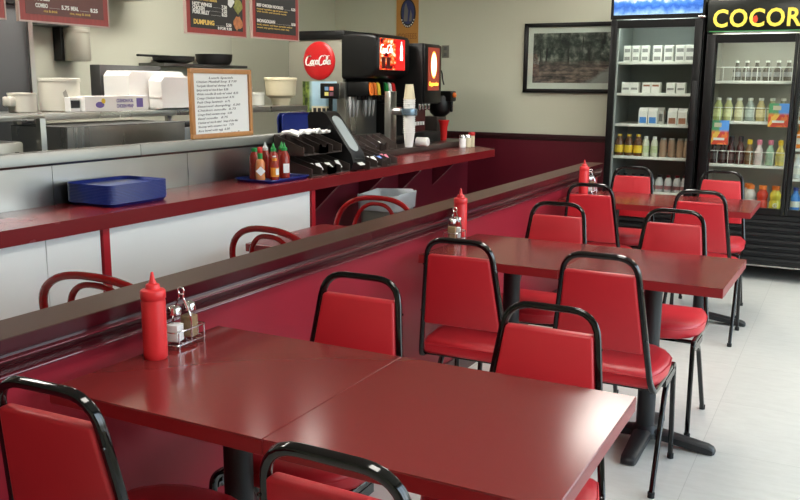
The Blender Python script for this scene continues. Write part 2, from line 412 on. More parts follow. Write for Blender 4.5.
# ================================================================== RED STACKING CHAIRS
def make_chair(label, group):
    t = thing('dining_chair', label, 'chair', (0, 0, 0), 0, group)
    H = .90
    yb = lambda z: -(z - .44) * .17
    sec = rsec(.019, .021, .3, 3)
    L0 = [(.188, .36, .402), (.188, .02, .402), (.178, -.002, .44), (.124, yb(H - .012), H - .012)]
    R0 = [(-x, y, z) for x, y, z in reversed(L0)]
    pts = fillet(L0 + R0, [.04, .03, .07, .07, .03, .04], 6)
    MB().sweep(pts, sec, up=(1, 0, 0)).build('back_frame', M['black'], t)
    # backrest panel, trapezoid with soft edges
    zb, zt = .548, .830
    w = lambda z: (.178 + (.124 - .178) * (z - .44) / (H - .44)) - .010
    mb = MB(); vs = []; fs = []; rows = []
    n = 7
    bmn = bmesh.new()
    for (side, off) in ((0, -.017), (1, .017)):
        for z in (zb, zt):
            for s in (-1, 1): bmn.verts.new((s * w(z), yb(z) + off, z))
    bmn.verts.ensure_lookup_table(); V = bmn.verts
    for f in ((0, 1, 3, 2), (4, 6, 7, 5), (0, 4, 5, 1), (2, 3, 7, 6), (0, 2, 6, 4), (1, 5, 7, 3)): bmn.faces.new([V[i] for i in f])
    bmesh.ops.bevel(bmn, geom=bmn.edges[:], offset=.009, segments=3, profile=.5, affect='EDGES')
    mb.bm(bmn); br = mb.build('backrest', M['vinyl'], t, ang=1.0)
    # bolts holding the panel
    for s in (-1, 1):
        for z in (.60, .79):
            m = MB(); x = s * (w(z) + .014); m.x = Matrix.Translation((x, yb(z) - .0125, z)) @ Matrix.Rotation(PI / 2, 4, 'X'); m.lathe([(.004, 0), (.0036, .002), (.002, .003)], seg=8); m.build('bolt', M['black'], t)
    # seat cushion: flat back edge, round front
    out = []
    pl = [(-.172, .015), (-.196, .10), (-.205, .20), (-.197, .29), (-.174, .345), (-.128, .388), (-.068, .410), (0, .415)]
    pl = pl + [(-x, y) for x, y in reversed(pl[:-1])]
    cx, cy = 0, .22
    lay = [(.93, .408), (.985, .414), (1.0, .426), (1.0, .446), (.985, .458), (.94, .468), (.80, .475), (.5, .4785), (.2, .4795)]
    vs = []; fs = []; k = len(pl)
    for sc_, z in lay:
        for x, y in pl: vs.append((cx + (x - cx) * sc_, cy + (y - cy) * sc_, z))
    for i in range(len(lay) - 1):
        for q in range(k): fs.append((i * k + q, i * k + (q + 1) % k, (i + 1) * k + (q + 1) % k, (i + 1) * k + q))
    fs.append(tuple(reversed(range(k)))); fs.append(tuple(range((len(lay) - 1) * k, len(lay) * k)))
    st = MB(); st.add(vs, fs); seat = st.build('seat', M['vinyl'], t, ang=1.2)
    pp = MB(); pp.tube([(cx + (x - cx) * 1.003, cy + (y - cy) * 1.003, .452) for x, y in pl], .0035, 6, closed=True); pp.build('piping', M['vinyl'], seat)
    # legs
    for s in (-1, 1):
        f = MB(); f.sweep(fillet([(s * .190, .35, .402), (s * .190, .395, .402), (s * .197, .425, 0.006)], .045, 6), sec, up=(1, 0, 0)); fl = f.build('leg', M['black'], t)
        g = MB(); g.lathe([(.0128, 0), (.0128, .02)], (s * .197, .425, 0), 10); g.build('foot_cap', M['rubber'], fl)
        r = MB(); r.sweep(fillet([(s * .190, .385, .378), (s * .190, .25, .362), (s * .199, .045, .006)], .05, 6), sec, up=(1, 0, 0)); rl = r.build('leg', M['black'], t)
        g = MB(); g.lathe([(.0128, 0), (.0128, .02)], (s * .199, .045, 0), 10); g.build('foot_cap', M['rubber'], rl)
        c = MB(); c.box(s * .190 - .009, s * .190 + .009, .20, .37, .366, .394); c.build('gusset', M['black'], t)
    for y in (.08, .34):
        x = MB(); x.sweep([(-.19, y, .394), (.19, y, .394)], rsec(.014, .022, .3)); x.build('stretcher', M['black'], t)
    return t
G = 'red and black stacking chairs around the dining tables'
chairs = [
    (.342, -.538, .03, 0, 'red vinyl chair at the near table, beside the partition, back to the camera'),
    (.985, -.545, -.02, 0, 'red vinyl chair cut off by the bottom edge, back to camera at the near table'),
    (.390, .425, 0, 1, 'red vinyl chair facing the camera across the near table, behind the salt and pepper caddy'),
    (.978, .425, -.01, 1, 'red vinyl chair facing the camera across the near table, at its far outer end'),
    (.404, 1.262, .02, 0, 'red vinyl chair with its back to camera at middle table, beside the partition'),
    (.932, 1.255, .0, 0, 'red vinyl chair seen whole, back to camera at the middle table, legs on open floor'),
    (.415, 2.305, 0, 1, 'red vinyl chair facing the camera beyond the middle table, partition side'),
    (.960, 2.345, -.01, 1, 'red vinyl chair facing the camera beyond the middle table, aisle side'),
    (.328, 3.350, 0, 0, 'red vinyl chair, back to camera, hiding the far table\'s ketchup bottle base'),
    (.946, 3.340, 0, 0, 'red vinyl chair with back to camera at the aisle end of the far table'),
    (.300, 4.440, 0, 1, 'red vinyl chair in front of the milk and juice cooler, beyond the far table'),
    (.895, 4.470, 0, 1, 'red vinyl chair in front of the cooler with yellow lettering, beyond the far table'),
]
proto = None
for (x, y, yaw, flip, lab) in chairs:
    rz = yaw + (PI if flip else 0)
    if proto is None:
        proto = make_chair(lab, G); proto.location = (x, y, 0); proto.rotation_euler = (0, 0, rz)
    else: dup(proto, (x, y, 0), rz, lab, G, scale=(1, 1, .978) if (x, y) == (.978, .425) else None)

# ================================================================== BENTWOOD CHAIRS behind the partition
def make_bent(label):
    t = thing('bentwood_chair', label, 'chair', (0, 0, 0), 0, 'red bentwood chairs behind the partition')
    yb = lambda z: -(z - .45) * .20
    def hoop(w, top, z0):
        p = []
        for k in range(33):
            a = PI * k / 32
            x = w * math.copysign(abs(math.cos(a)) ** .8, math.cos(a)); z = top - .17 + .17 * math.sin(a) ** .85 if k not in (0, 32) else top - .17; p.append((x, yb(z), z))
        return [(w * .86, yb(z0), z0), (w * .95, yb((z0 + top - .17) / 2), (z0 + top - .17) / 2)] + p + [(-w * .95, yb((z0 + top - .17) / 2), (z0 + top - .17) / 2), (-w * .86, yb(z0), z0)]
    MB().tube(hoop(.232, .875, .44), .0135, 10).build('back_hoop', M['bent'], t)
    MB().tube(hoop(.125, .845, .44), .0105, 10).build('inner_hoop', M['bent'], t)
    MB().lathe([(.20, .425), (.208, .432), (.208, .45), (.20, .458), (.19, .456), (.1, .45), (.01, .449)], (0, .19, 0), 32).build('seat', M['bent'], t)
    for s in (-1, 1):
        MB().tube([(s * .15, .33, .43), (s * .165, .345, .2), (s * .17, .36, 0)], .014, 10).build('leg', M['bent'], t)
        MB().tube([(s * .16, .02, .45), (s * .17, -.02, .25), (s * .185, -.07, 0)], .014, 10).build('leg', M['bent'], t)
    MB().tube([(.15 * math.cos(2 * PI * k / 24), .18 + .15 * math.sin(2 * PI * k / 24), .22) for k in range(24)], .009, 8, closed=True).build('leg_ring', M['bent'], t)
    return t
bc = make_bent('red bentwood chair showing over the partition in front of the post between white panels')
bc.location = (-.445, .33, 0); bc.scale = (1.18, 1, .965)
dup(bc, (-.392, 1.20, 0), -.12, 'red bentwood chair at the camera-side end of the small table behind the partition', scale=(1, 1, 1))
dup(bc, (-.50, 2.12, 0), PI, 'red bentwood chair in front of the grey waste bin', scale=(1, 1, 1))

# ================================================================== SERVING COUNTER
CZ = .94
ct = thing('serving_counter', 'long dark red serving counter with white front panels, running along the kitchen', 'counter', (0, 0, 0))
MB().prism([(-1.32, -1.9), (-.94, -1.9), (-.94, 4.99), (-.955, 5.01), (-1.32, 5.36)], 'z', CZ - .06, CZ).build('worktop', M['counter'], ct)
for (y0, y1) in ((-1.9, .51), (.514, .775), (.822, 2.285)):  # gap between the first two panels draws a shadow boundary as a seam
    MB().box(-1.0, -.972, y0, y1, 0, CZ - .06).build('front_panel', M['whitepanel'], ct)
for y in (.782, 2.292):
    MB().box(-1.0, -.962, y, y + .034, 0, CZ - .06).build('post', M['redtrim'], ct)
MB().box(-1.20, -1.17, 2.31, 4.72, 0, CZ - .06).build('recessed_panel', M['wainscot'], ct)
MB().box(-1.17, -1.0, 2.30, 2.31, 0, CZ - .06).build('recess_return', M['wainscot'], ct)
for y in (2.62, 3.16, 3.72, 4.28):
    MB().prism([(-1.17, CZ - .061), (-.985, CZ - .061), (-1.17, CZ - .24)], 'y', y, y + .03).build('bracket', M['wainscot'], ct)
# raised dark rear section under the drink machines
rs = thing('drink_station_base', 'dark brown laminate rear counter carrying the soda and coffee machines', 'counter', (0, 0, 0))
MB().box(-2.42, -1.325, 2.72, 5.45, .94, .985, bev=.004).build('worktop', M['darklam'], rs)
MB().box(-2.40, -1.36, 2.74, 5.42, 0, .94).build('cabinet', M['wainscot'], rs)

# steel pass-through
ps = thing('steel_pass_through', 'brushed stainless steel back panel with folded ledge behind the counter', 'counter', (0, 0, 0))
m = MB()
m.box(-1.335, -1.322, -1.9, .86, 0, 1.118); m.box(-1.335, -1.322, .863, 1.70, 0, 1.118); m.box(-1.335, -1.322, 1.703, 2.60, 0, 1.118)
m.build('back_panel', M['steel'], ps)
m = MB()
for (a, b2) in ((-1.9, 1.318), (1.321, 2.62)):
    m.prism([(-1.265, 1.118), (-1.262, 1.122), (-1.262, 1.166), (-1.266, 1.172), (-1.312, 1.172), (-1.312, 1.16), (-1.275, 1.16), (-1.275, 1.122), (-1.33, 1.118), (-1.33, 1.112), (-1.27, 1.112)], 'y', a, b2)
m.build('ledge', M['steellip'], ps)
MB().box(-1.321, -1.312, -1.9, 2.60, 1.1185, 1.171).build('rear_panel', M['steel'], ps)

# white marker board on the ledge
wb = thing('menu_whiteboard', 'oak-framed white board with handwritten menu standing on the steel ledge', 'board', (-1.284, 1.949, 1.1735), 0)
wb.rotation_euler = (0, -.015, .0)
W2, H2 = .247, .352
m = MB(); m.box(-.012, -.004, -W2 + .015, W2 - .015, .015, H2 - .015); m.build('board', M['whiteboard'], wb)
m = MB()
for (a, b2, c, d) in ((-W2, W2, 0, .024), (-W2, W2, H2 - .024, H2), (-W2, -W2 + .024, .024, H2 - .024), (W2 - .024, W2, .024, H2 - .024)):
    m.box(-.014, .006, a, b2, c, d, bev=.002)
m.build('frame', M['oak'], wb)
rows = ['Lunch Specials', 'Chicken Meatball Soup  $ 7.50', 'Teriyaki Bowl w/ shrimp  8.75', 'Spicy curry w/ rice & bun  8.50', 'Wide noodle & tofu w/ salad  8.25', 'Crispy Chicken katsu bowl  8.75', 'Pork Chop Sandwich   6.75', 'Steamed dumpling  5.50', 'Chicken noodle  6.75', 'Crispy fried wonton soup   6.50',
        'Beef noodle   8.75', 'Chicken w/ rice & salad   Soup of the day', 'Shrimp with sesame rice   7.75', 'Rice bowl with egg  6.50', 'No substitutions on lunch menu items  $1']
ls = []
for i, r in enumerate(rows):
    z = H2 - .052 - i * .0205
    ls.append((r, -W2 + .05 if i else -.10, z, .0155, dict(shear=.25, fit=(.20 if i == 0 else .24 + .12 * ((i * 37) % 10) / 10), rot=.02)))
text_mb(ls, Matrix.Translation((-.0035, 0, 0)) @ FX, .0003).build('handwriting', M['ink'], wb)

# blue serving trays in a stack
def tray(label, group, loc, rz=0.0, sx=.205, sy=.150):
    t = thing('serving_tray', label, 'tray', loc, rz, group)
    o = MB(); n = 5
    rings = [(1.0, .0132), (1.0, .0165), (.995, .018), (.985, .0172), (.924, .0045), (.90, .0035)]
    base = rrect(-sy, sy, -sx, sx, .04, 5); k = len(base); vs = []; fs = []
    low = [(.985, .0124), (.922, .0003), (.90, 0), (.3, 0)]
    lay = list(reversed(low)) + rings + [(.3, .0035)]
    for f, z in lay:
        for x, y in base: vs.append((x * (sy - (1 - f) * .15) / sy if f > .5 else x * f, y * (sx - (1 - f) * .15) / sx if f > .5 else y * f, z))
    for i in range(len(lay) - 1):
        for q in range(k): fs.append((i * k + q, i * k + (q + 1) % k, (i + 1) * k + (q + 1) % k, (i + 1) * k + q))
    fs.append(tuple(reversed(range(k)))); fs.append(tuple(range((len(lay) - 1) * k, len(lay) * k)))
    o.add(vs, fs); o.build('tray', M['blue'], t); return t
t0 = tray('blue plastic serving tray in the middle of the stack on the counter', 'blue trays in the counter stack', (-1.168, 1.075, CZ + .0005), 0, .178, .135)
t0['label'] = 'bottom blue tray of the stack, resting on the red counter'
for k in range(1, 13):
    lab = 'topmost blue tray of the stack on the red counter' if k == 12 else 'blue plastic tray in the middle of the stack on the red counter'
    dup(t0, (-1.168, 1.075, CZ + .0005 + k * .0062), 0, lab, 'blue trays in the counter stack')
st = tray('single blue tray under the hot sauce bottles', 'trays', (-1.12, 2.15, CZ + .0005), 0, .19, .128); del st['group']
# blue trays standing on edge behind the organisers
for k in range(2):
    t = dup(t0, (-1.70 - .026 * k, 3.17 + .004 * k, .987 + .17), 0, ('front', 'rear')[k] + ' blue tray standing on edge at the end of the steel ledge')
    t.rotation_euler = (0, PI / 2 - .06, 0); t['group'] = 'upright blue trays by the soda machine'
    t.location = (-1.68 - .035 * k, 3.20, .988 + .14)

# ================================================================== BOTTLES
def bottle(name, label, cat, loc, prof, m, cap=None, capm=None, lab=None, labm=None, group=None, seg=18, power=None, extra=None, sx=1.0, sy=1.0):
    t = thing(name, label, cat, loc, 0, group)
    MB().lathe(prof, seg=seg, power=power, sx=sx, sy=sy).build('body', m, t)
    if cap: MB().lathe(cap, seg=seg).build('cap', capm, t)
    if lab: MB().lathe([(r + .0008, z) for r, z in lab], seg=seg, power=power, sx=sx, sy=sy).build('label', labm, t)
    if extra: extra(t)
    return t

# squeeze bottles on the dining tables
def ketchup(label, loc):
    t = thing('ketchup_bottle', label, 'bottle', loc, 0, 'red squeeze bottles on the dining tables')
    MB().lathe([(.028, 0), (.0305, .004), (.031, .02), (.031, .150), (.0298, .156), (.0305, .159)], seg=28).build('body', M['ketchup'], t)
    c = MB(); c.lathe([(.0312, .159), (.0322, .161), (.0322, .178), (.030, .182), (.019, .186), (.017, .196), (.010, .199), (.0075, .206), (.0035, .226), (.002, .228)], seg=28)
    c.build('nozzle_cap', M['ketchup'], t); return t
ketchup('red ketchup squeeze bottle on the near table against the partition', (.100, -.062, .75))
k2 = None
ketchup('red ketchup squeeze bottle on the middle table, behind its shaker caddy', (.050, 2.02, .75))
ketchup('red ketchup squeeze bottle on the far table, closest to the coolers', (.105, 3.937, .75))

def caddy(labels, loc, rz):
    """wire caddy: floor rectangle, rail, loop handle; plus salt and pepper shakers standing in it"""
    t = thing('shaker_caddy', labels[0], 'caddy', loc, rz, 'wire caddies on the dining tables')
    a, b2 = .062, .032
    m = MB(); r = .0022
    m.tube(rrect(-a, a, -b2, b2, .012, 3) and [(x, y, .012) for x, y in rrect(-a, a, -b2, b2, .012, 3)], r, 6, closed=True)
    m.tube([(x, y, .048) for x, y in rrect(-a, a, -b2, b2, .012, 3)], r, 6, closed=True)
    for x in (-.03, 0, .03): m.tube([(x, -b2, .012), (x, b2, .012)], r, 6)
    for s in (-1, 1):
        for x in (-a + .012, a - .012): m.tube([(x, s * b2, .0), (x, s * b2, .048)], r, 6)
        m.tube([(s * a, 0, .0115), (s * a, 0, .048)], r, 6)
    m.build('wire_basket', M['chrome'], t)
    h = MB(); h.tube(fillet([(0, -b2, .012), (0, -b2, .085), (0, -.008, .128), (0, -.008, .14)], .02, 4), .0024, 6)
    h.tube(fillet([(0, b2, .012), (0, b2, .085), (0, .008, .128), (0, .008, .14)], .02, 4), .0024, 6)
    h.tube([(0,   .010 * math.cos(2 * PI * k / 16), .149 + .010 * math.sin(2 * PI * k / 16)) for k in range(16)], .0024, 6, closed=True)
    h.build('handle', M['chrome'], t)
    R = Matrix.Rotation(rz, 4, 'Z')
    for s, lb, fill, nm in ((-1, labels[1], 'salt', 'salt_shaker'), (1, labels[2], 'pepper', 'pepper_shaker')):
        p = Vector(loc) + R @ Vector((s * .029, 0, .0145))
        q = thing(nm, lb, 'shaker', p, rz + .2, 'glass %s shakers' % fill)
        MB().lathe([(.017, 0), (.0205, .003), (.0205, .058), (.016, .070), (.0155, .078)], seg=16, power=6).build('glass_jar', M['clear'], q)
        MB().lathe([(.0165, .003), (.0185, .004), (.0185, .048 if fill == 'salt' else .060), (.005, .05 if fill == 'salt' else .062)], seg=16, power=6).build(fill, M[fill], q)
        MB().lathe([(.0185, .076), (.0188, .079), (.0188, .090), (.016, .096), (.008, .0995), (.001, .1)], seg=20).build('lid', M['chrome'], q)
caddy(('wire shaker caddy on the near table beside its ketchup bottle', 'salt shaker in the near table\'s wire caddy', 'pepper shaker in the near table\'s wire caddy'), (.078, .066, .75), PI / 2)
caddy(('wire shaker caddy on the middle table in front of its ketchup bottle', 'salt shaker in the middle table\'s wire caddy', 'pepper shaker in the middle table\'s wire caddy'), (.088, 1.87, .75), PI / 2 + PI)
caddy(('wire shaker caddy on the far table beside its ketchup bottle', 'salt shaker in the far table\'s wire caddy', 'pepper shaker in the far table\'s wire caddy'), (.125, 4.03, .75), PI / 2)

# hot sauces on their tray
M['sriracha'] = mat('red_chilli_sauce', (150, 40, 26), 0.25)
M['orangesauce'] = mat('orange_hot_sauce', (206, 128, 74), 0.25)
M['orangelab'] = mat('orange_label', (236, 150, 40), 0.5)
TZ = CZ + .0045
def lettering_on(t, lines, m, face): text_mb(lines, face, .0004).build('lettering', m, t)
SR = [(.026, 0), (.029, .004), (.029, .115), (.026, .128), (.016, .145), (.014, .152)]
SC1 = [(.0165, .150), (.0165, .164), (.010, .170), (.006, .182), (.0025, .194), (.001, .195)]
sauce = [
    ('sriracha', -1.185, 2.075, 'green', 'red chilli sauce bottle with green flat cap behind the orange pepper sauce', None),
    ('sriracha', -1.19, 2.18, 'white', 'hot sauce bottle with tall white cap at the back of the tray', None),
    ('sriracha', -1.11, 2.145, 'green', 'red chilli sauce bottle with green pointed cap in the middle of the tray', 1),
    ('sriracha', -1.095, 2.225, 'green', 'dark chilli sauce bottle with white square label on the tray', 2),
    ('sriracha', -1.145, 2.27, 'green', 'red chilli sauce bottle with tall green cap at the organiser end of tray', 1),
]
for i, (mm, x, y, cm, lb, kind) in enumerate(sauce):
    def ex(t, kind=kind):
        if kind == 1:
            m = MB()
            for j in range(4):
                a = -.9 + .1 * (j % 2); z = .035 + j * .022
                m.x = Matrix.Rotation(a, 4, 'Z'); m.box(.0288, .0296, -.007, .007, z, z + .016)
            for zz, hh in ((.02, .008), (.122, .006)):
                m.x = Matrix.Rotation(-.8, 4, 'Z'); m.box(.0288, .0294, -.009, .009, zz, zz + hh)
            m.build('print', M['letterwhite'], t)
        if kind == 2:
            m = MB(); m.x = Matrix.Rotation(-.6, 4, 'Z'); m.box(.0275, .0300, -.017, .017, .03, .08); m.build('label', M['paper'], t)
    c = [(.0165, .150), (.0165, .166), (.012, .170), (.001, .171)] if i == 0 else SC1
    bottle('sauce_bottle', lb, 'bottle', (x, y, TZ), SR, M[mm], c, M[cm], extra=ex)
t = bottle('sauce_bottle', 'orange pepper sauce bottle with red cap and white diamond label', 'bottle', (-1.125, 2.045, TZ),
           [(.022, 0), (.025, .004), (.025, .09), (.021, .105), (.0125, .115), (.0115, .148)], M['orangesauce'],
           [(.0125, .148), (.0135, .150), (.0135, .174), (.011, .178), (.001, .179)], M['redcap'], [(.0122, .116), (.0122, .146)], M['green'])
m = MB(); m.x = Matrix.Rotation(-.85, 4, 'Z') @ Matrix.Translation((0, 0, .052)) @ Matrix.Rotation(PI / 4, 4, 'X'); m.box(.0235, .0262, -.018, .018, -.018, .018); m.build('diamond_label', M['paper'], t)
t = bottle('sauce_bottle', 'small sauce bottle with orange and white label in front on the tray', 'bottle', (-1.07, 2.10, TZ),
           [(.019, 0), (.0215, .003), (.0215, .078), (.012, .094), (.011, .104)], M['sriracha'], [(.0125, .104), (.0125, .117), (.001, .118)], M['orangelab'], [(.0215, .02), (.0215, .068)], M['orangelab'])
m = MB(); m.x = Matrix.Rotation(-.3, 4, 'Z'); m.box(.0205, .0228, -.009, .009, .03, .064); m.build('white_label', M['paper'], t)

# ================================================================== condiment organisers (stepped bins)
def organiser(label, loc, rz, n, L=.44, D=.26, tiers=1, fills=()):
    t = thing('condiment_organizer', label, 'organizer', loc, rz, 'dark stepped organisers on the counter')
    h0, h1 = .045, .115
    m = MB(); w = .006
    # side cheeks and dividers with sloping tops; faces +x
    for i in range(n + 1):
        y = -L / 2 + i * L / n
        m.prism([(-D / 2, 0), (D / 2, 0), (D / 2, h0), (-D / 2, h1)], 'y', y - w / 2, y + w / 2)
    m.box(-D / 2, D / 2, -L / 2, L / 2, 0, .006); m.box(-D / 2, -D / 2 + w, -L / 2, L / 2, 0, h1)
    m.build('bin_shell', M['brownplastic'], t)
    for i in range(n):
        y = -L / 2 + (i + .5) * L / n; hw = L / n / 2 - .006
        f = MB(); f.prism([(-hw, 0.004), (hw, 0.004), (hw, h0 + .012), (hw * .6, h0 + .012), (hw * .45, h0 - .004), (-hw * .45, h0 - .004), (-hw * .6, h0 + .012), (-hw, h0 + .012)], 'x', D / 2 - .002, D / 2 + .005)
        f.build('bin_front', M['brownplastic'], t)
    R = Matrix.Translation(loc) @ Matrix.Rotation(rz, 4, 'Z')
    for (i, mm, nm, lb) in fills:
        y = -L / 2 + (i + .5) * L / n
        for q in range(3):
            o = MB(); p = R @ Vector((D / 2 - .05 - q * .035, y + random.uniform(-.008, .008), .047))
            o.x = Matrix.Translation(p) @ Matrix.Rotation(random.uniform(-.4, .4), 4, 'Z') @ Matrix.Rotation(random.uniform(.5, .9), 4, 'Y')
            o.box(-.026, .026, -.018, .018, -.0015, .0015, bev=.001, seg=1); tag(o.build(nm, M[mm]), lb, 'packet', lb)
    return t
organiser('lower dark organiser at the counter edge below the napkin pile', (-1.125, 2.56, CZ + .0003), 0, 4, .41, .25,
          fills=((1, 'paper', 'condiment_packet', 'white packets in the lower organiser'), (2, 'paper', 'condiment_packet', 'white packets in the lower organiser'), (3, 'paper', 'condiment_packet', 'white packets in the lower organiser')))
organiser('upper dark organiser with white napkins heaped on top', (-1.155, 2.56, CZ + .1158), .0, 4, .405, .20)
organiser('dark organiser with pink, blue and white sweetener packets', (-1.09, 3.135, CZ + .0003), .03, 4, .38, .24,
          fills=((1, 'paper', 'sweetener_packet', 'white packets in the sweetener organiser'), (2, 'bluepaper', 'sweetener_packet', 'blue packets in the sweetener organiser'), (3, 'pinkpaper', 'sweetener_packet', 'pink packets in the sweetener organiser')))
organiser('rear dark organiser with a blue packet, in front of the soda machine', (-1.40, 3.78, .9853), .03, 4, .44, .14,
          fills=((1, 'blue', 'condiment_packet', 'blue packets in the rear organiser'), (2, 'paper', 'condiment_packet', 'white packets in the rear organiser')))
# napkins
for k, (dx, dy, r, sc_) in enumerate(((0, -.15, .3, .75), (.0, -.045, -.2, .72), (-.01, .06, .25, .72), (.0, .155, .1, .62))):
    bm = bmesh.new(); bmesh.ops.create_grid(bm, x_segments=10, y_segments=10, size=.07 * sc_)
    rr = random.Random(k)
    ph = [rr.uniform(0, 6) for _ in range(4)]
    for v in bm.verts: v.co.z = .030 + .018 * math.sin(v.co.x * 40 + ph[0]) * math.cos(v.co.y * 30 + ph[1]) * .5 + .006 * math.sin(v.co.y * 90 + ph[2])
    g = bmesh.ops.extrude_face_region(bm, geom=bm.faces[:])
    for v in [e for e in g['geom'] if isinstance(e, bmesh.types.BMVert)]: v.co.z -= .012
    m = MB(); m.x = Matrix.Translation((-1.165 + dx, 2.55 + dy, CZ + .215)) @ Matrix.Rotation(r, 4, 'Z'); m.bm(bm)
    tag(m.build('napkin', M['paper'], ang=1.5), 'crumpled white napkin on top of the upper organiser', 'napkin', 'white napkins heaped on the upper organiser')
# tilted black napkin dispenser with grey face
nd = thing('napkin_dispenser', 'tilted black napkin dispenser with rounded grey face behind the organisers', 'dispenser', (-1.165, 2.856, CZ + .0003), 0)
m = MB(); m.prism([(-.12, 0), (.16, 0), (.18, .05), (.165, .10), (-.01, .335), (-.04, .35), (-.13, .345), (-.145, .32)], 'y', -.075, .075)
m.build('housing', M['blackplastic'], nd)
m = MB(); m.x = Matrix.Translation((.0775, 0, .2175)) @ Matrix.Rotation(-math.atan2(.175, .235), 4, 'Y')
m.prism(rrect(-.05, .05, -.13, .13, .048, 6), 'x', -.002, .004); m.build('grey_face', M['greyface'], nd)
MB().box(.10, .178, -.05, .05, .052, .078, bev=.01).build('mouth', M['blackmatte'], nd)
m = MB(); m.x = Matrix.Translation((.172, 0, .05)) @ Matrix.Rotation(.5, 4, 'Y'); m.box(-.02, .035, -.03, .03, -.002, .002); m.build('napkin_tip', M['paper'], nd)

# ================================================================== SODA MACHINE
def script_stroke(m, pts, w0=.004, d=.0015):
    """flat lettering stroke along pts with a swelling width (u right, v up)"""
    n = len(pts); vs = []; fs = []
    for i, (x, y) in enumerate(pts):
        a = pts[max(0, i - 1)]; b2 = pts[min(n - 1, i + 1)]; tx, ty = b2[0] - a[0], b2[1] - a[1]; l = math.hypot(tx, ty) or 1
        nx, ny = -ty / l, tx / l; w = w0 * (.55 + .75 * abs(ty / l)) * (1 if 0 < i < n - 1 else .5)
        for s in (-1, 1):
            for z in (0, d): vs.append((x + nx * w * s, y + ny * w * s, z))
    for i in range(n - 1):
        p, q = i * 4, i * 4 + 4
        fs += [(p + 1, p + 3, q + 3, q + 1), (p, q, q + 2, p + 2), (p, p + 1, q + 1, q), (p + 2, q + 2, q + 3, p + 3)]
    m.add(vs, fs)
def arc(cx, cy, rx, ry, a0, a1, n=14, sh=.25):
    o = []
    for k in range(n + 1):
        a = math.radians(a0 + (a1 - a0) * k / n); x = rx * math.cos(a); y = ry * math.sin(a); o.append((cx + x + sh * y, cy + y))
    return o
def cola_script(m, s):
    """flowing two-word script about 2 units wide"""
    S = lambda pts: script_stroke(m, [(x * s, y * s) for x, y in pts],   .050 * s)
    S(arc(-.90, .06, .22, .36, 50, 318)); S(arc(-.80, .36, .10, .07, -20, 200, 8))
    S(arc(-.60, -.08, .095, .16, 0, 360)); S(arc(-.37, -.08, .095, .16, 55, 315)); S(arc(-.15, -.08, .095, .16, 0, 360))
    S([(-.03, .08), (-.06, -.12), (-.03, -.24), (.05, -.2)])
    S([(-1.05, -.28), (-.75, -.34), (-.5, -.31), (-.3, -.36)])
    S(arc(.30, .06, .22, .36, 50, 318)); S([(.42, .38), (.58, .46), (.8, .38), (1.05, .42)])
    S(arc(.58, -.08, .095, .16, 0, 360))
    S([(.74, -.02), (.84, .22), (.86, .34), (.79, .32), (.755, .1), (.76, -.18), (.83, -.22)])
    S(arc(.97, -.08, .095, .16, 0, 360)); S([(1.09, .06), (1.06, -.14), (1.09, -.22), (1.15, -.17)])

sm = thing('soda_machine', 'black and steel soda fountain with red disc logo on its side', 'soda fountain', (0, 0, .985))
Y0, Y1 = 4.10, 4.62
Z = lambda z: z - .985
MB().box(-2.36, -1.855, Y0 + .004, Y1, Z(1.0), Z(1.855), bev=.004).build('housing', M['panelgrey'], sm)
MB().box(-2.37, -1.84, Y0 - .012, Y1 + .01, Z(1.79), Z(1.858), bev=.006).build('top_trim', M['blackplastic'], sm)
MB().box(-1.88, -1.83, Y0 - .006, Y0 + .02, Z(1.0), Z(1.47)).build('corner_post', M['steel'], sm)
# bulging head with the lit screen
m = MB(); hp = [(-1.86, 1.49), (-1.86, 1.84), (-1.75, 1.845), (-1.62, 1.835), (-1.56, 1.82), (-1.545, 1.80), (-1.545, 1.60), (-1.555, 1.55), (-1.60, 1.51), (-1.68, 1.49)]
bm = bmesh.new(); A = [bm.verts.new((x, Y0 - .01, Z(z))) for x, z in hp]; B2 = [bm.verts.new((x, Y1 + .01, Z(z))) for x, z in hp]; n = len(hp)
bm.faces.new(A); bm.faces.new(list(reversed(B2)))
for i in range(n): bm.faces.new((A[i], B2[i], B2[(i + 1) % n], A[(i + 1) % n]))
bmesh.ops.recalc_face_normals(bm, faces=bm.faces[:])
eds = [e for e in bm.edges if abs(e.verts[0].co.y - e.verts[1].co.y) < 1e-6 and max(e.verts[0].co.x, e.verts[1].co.x) > -1.8]
bmesh.ops.bevel(bm, geom=eds, offset=.03, segments=4, profile=.5, affect='EDGES'); m.bm(bm); m.build('head', M['blackplastic'], sm, ang=.8)
def screen_col(nt):
    tc = node(nt, 'ShaderNodeTexCoord'); sp = node(nt, 'ShaderNodeSeparateXYZ'); nt.links.new(tc.outputs['Generated'], sp.inputs[0])
    ns = node(nt, 'ShaderNodeTexNoise'); ns.inputs['Scale'].default_value = 5; ns.inputs['Detail'].default_value = 3; nt.links.new(tc.outputs['Generated'], ns.inputs['Vector'])
    a = ramp(nt, ns.outputs['Fac'], [(0.36, (70, 10, 10)), (0.46, (205, 30, 24)), (0.56, (240, 120, 50)), (0.66, (255, 226, 190))])
    c = ramp(nt, sp.outputs['Y'], [(0.0, (255, 255, 255)), (0.60, (255, 255, 255)), (0.64, (0, 0, 0))])
    mx = node(nt, 'ShaderNodeMix', data_type='RGBA'); nt.links.new(c, mx.inputs[0]); mx.inputs[6].default_value = lin((224, 36, 34)); nt.links.new(a, mx.inputs[7])
    return mx.outputs[2]
M['screen'] = ramp_mat('soda_screen', screen_col, .2, .55)
MB().box(-1.547, -1.5425, Y0 + .02, Y1 - .09, Z(1.565), Z(1.80), bev=.002, seg=1).build('screen', M['screen'], sm)
m = MB(); m.x = Matrix.Translation((-1.5420, Y0 + .125, Z(1.715))) @ FX; cola_script(m, .085); m.build('screen_script', sig('script_lit', (250, 240, 235), .9), sm)
m = MB()
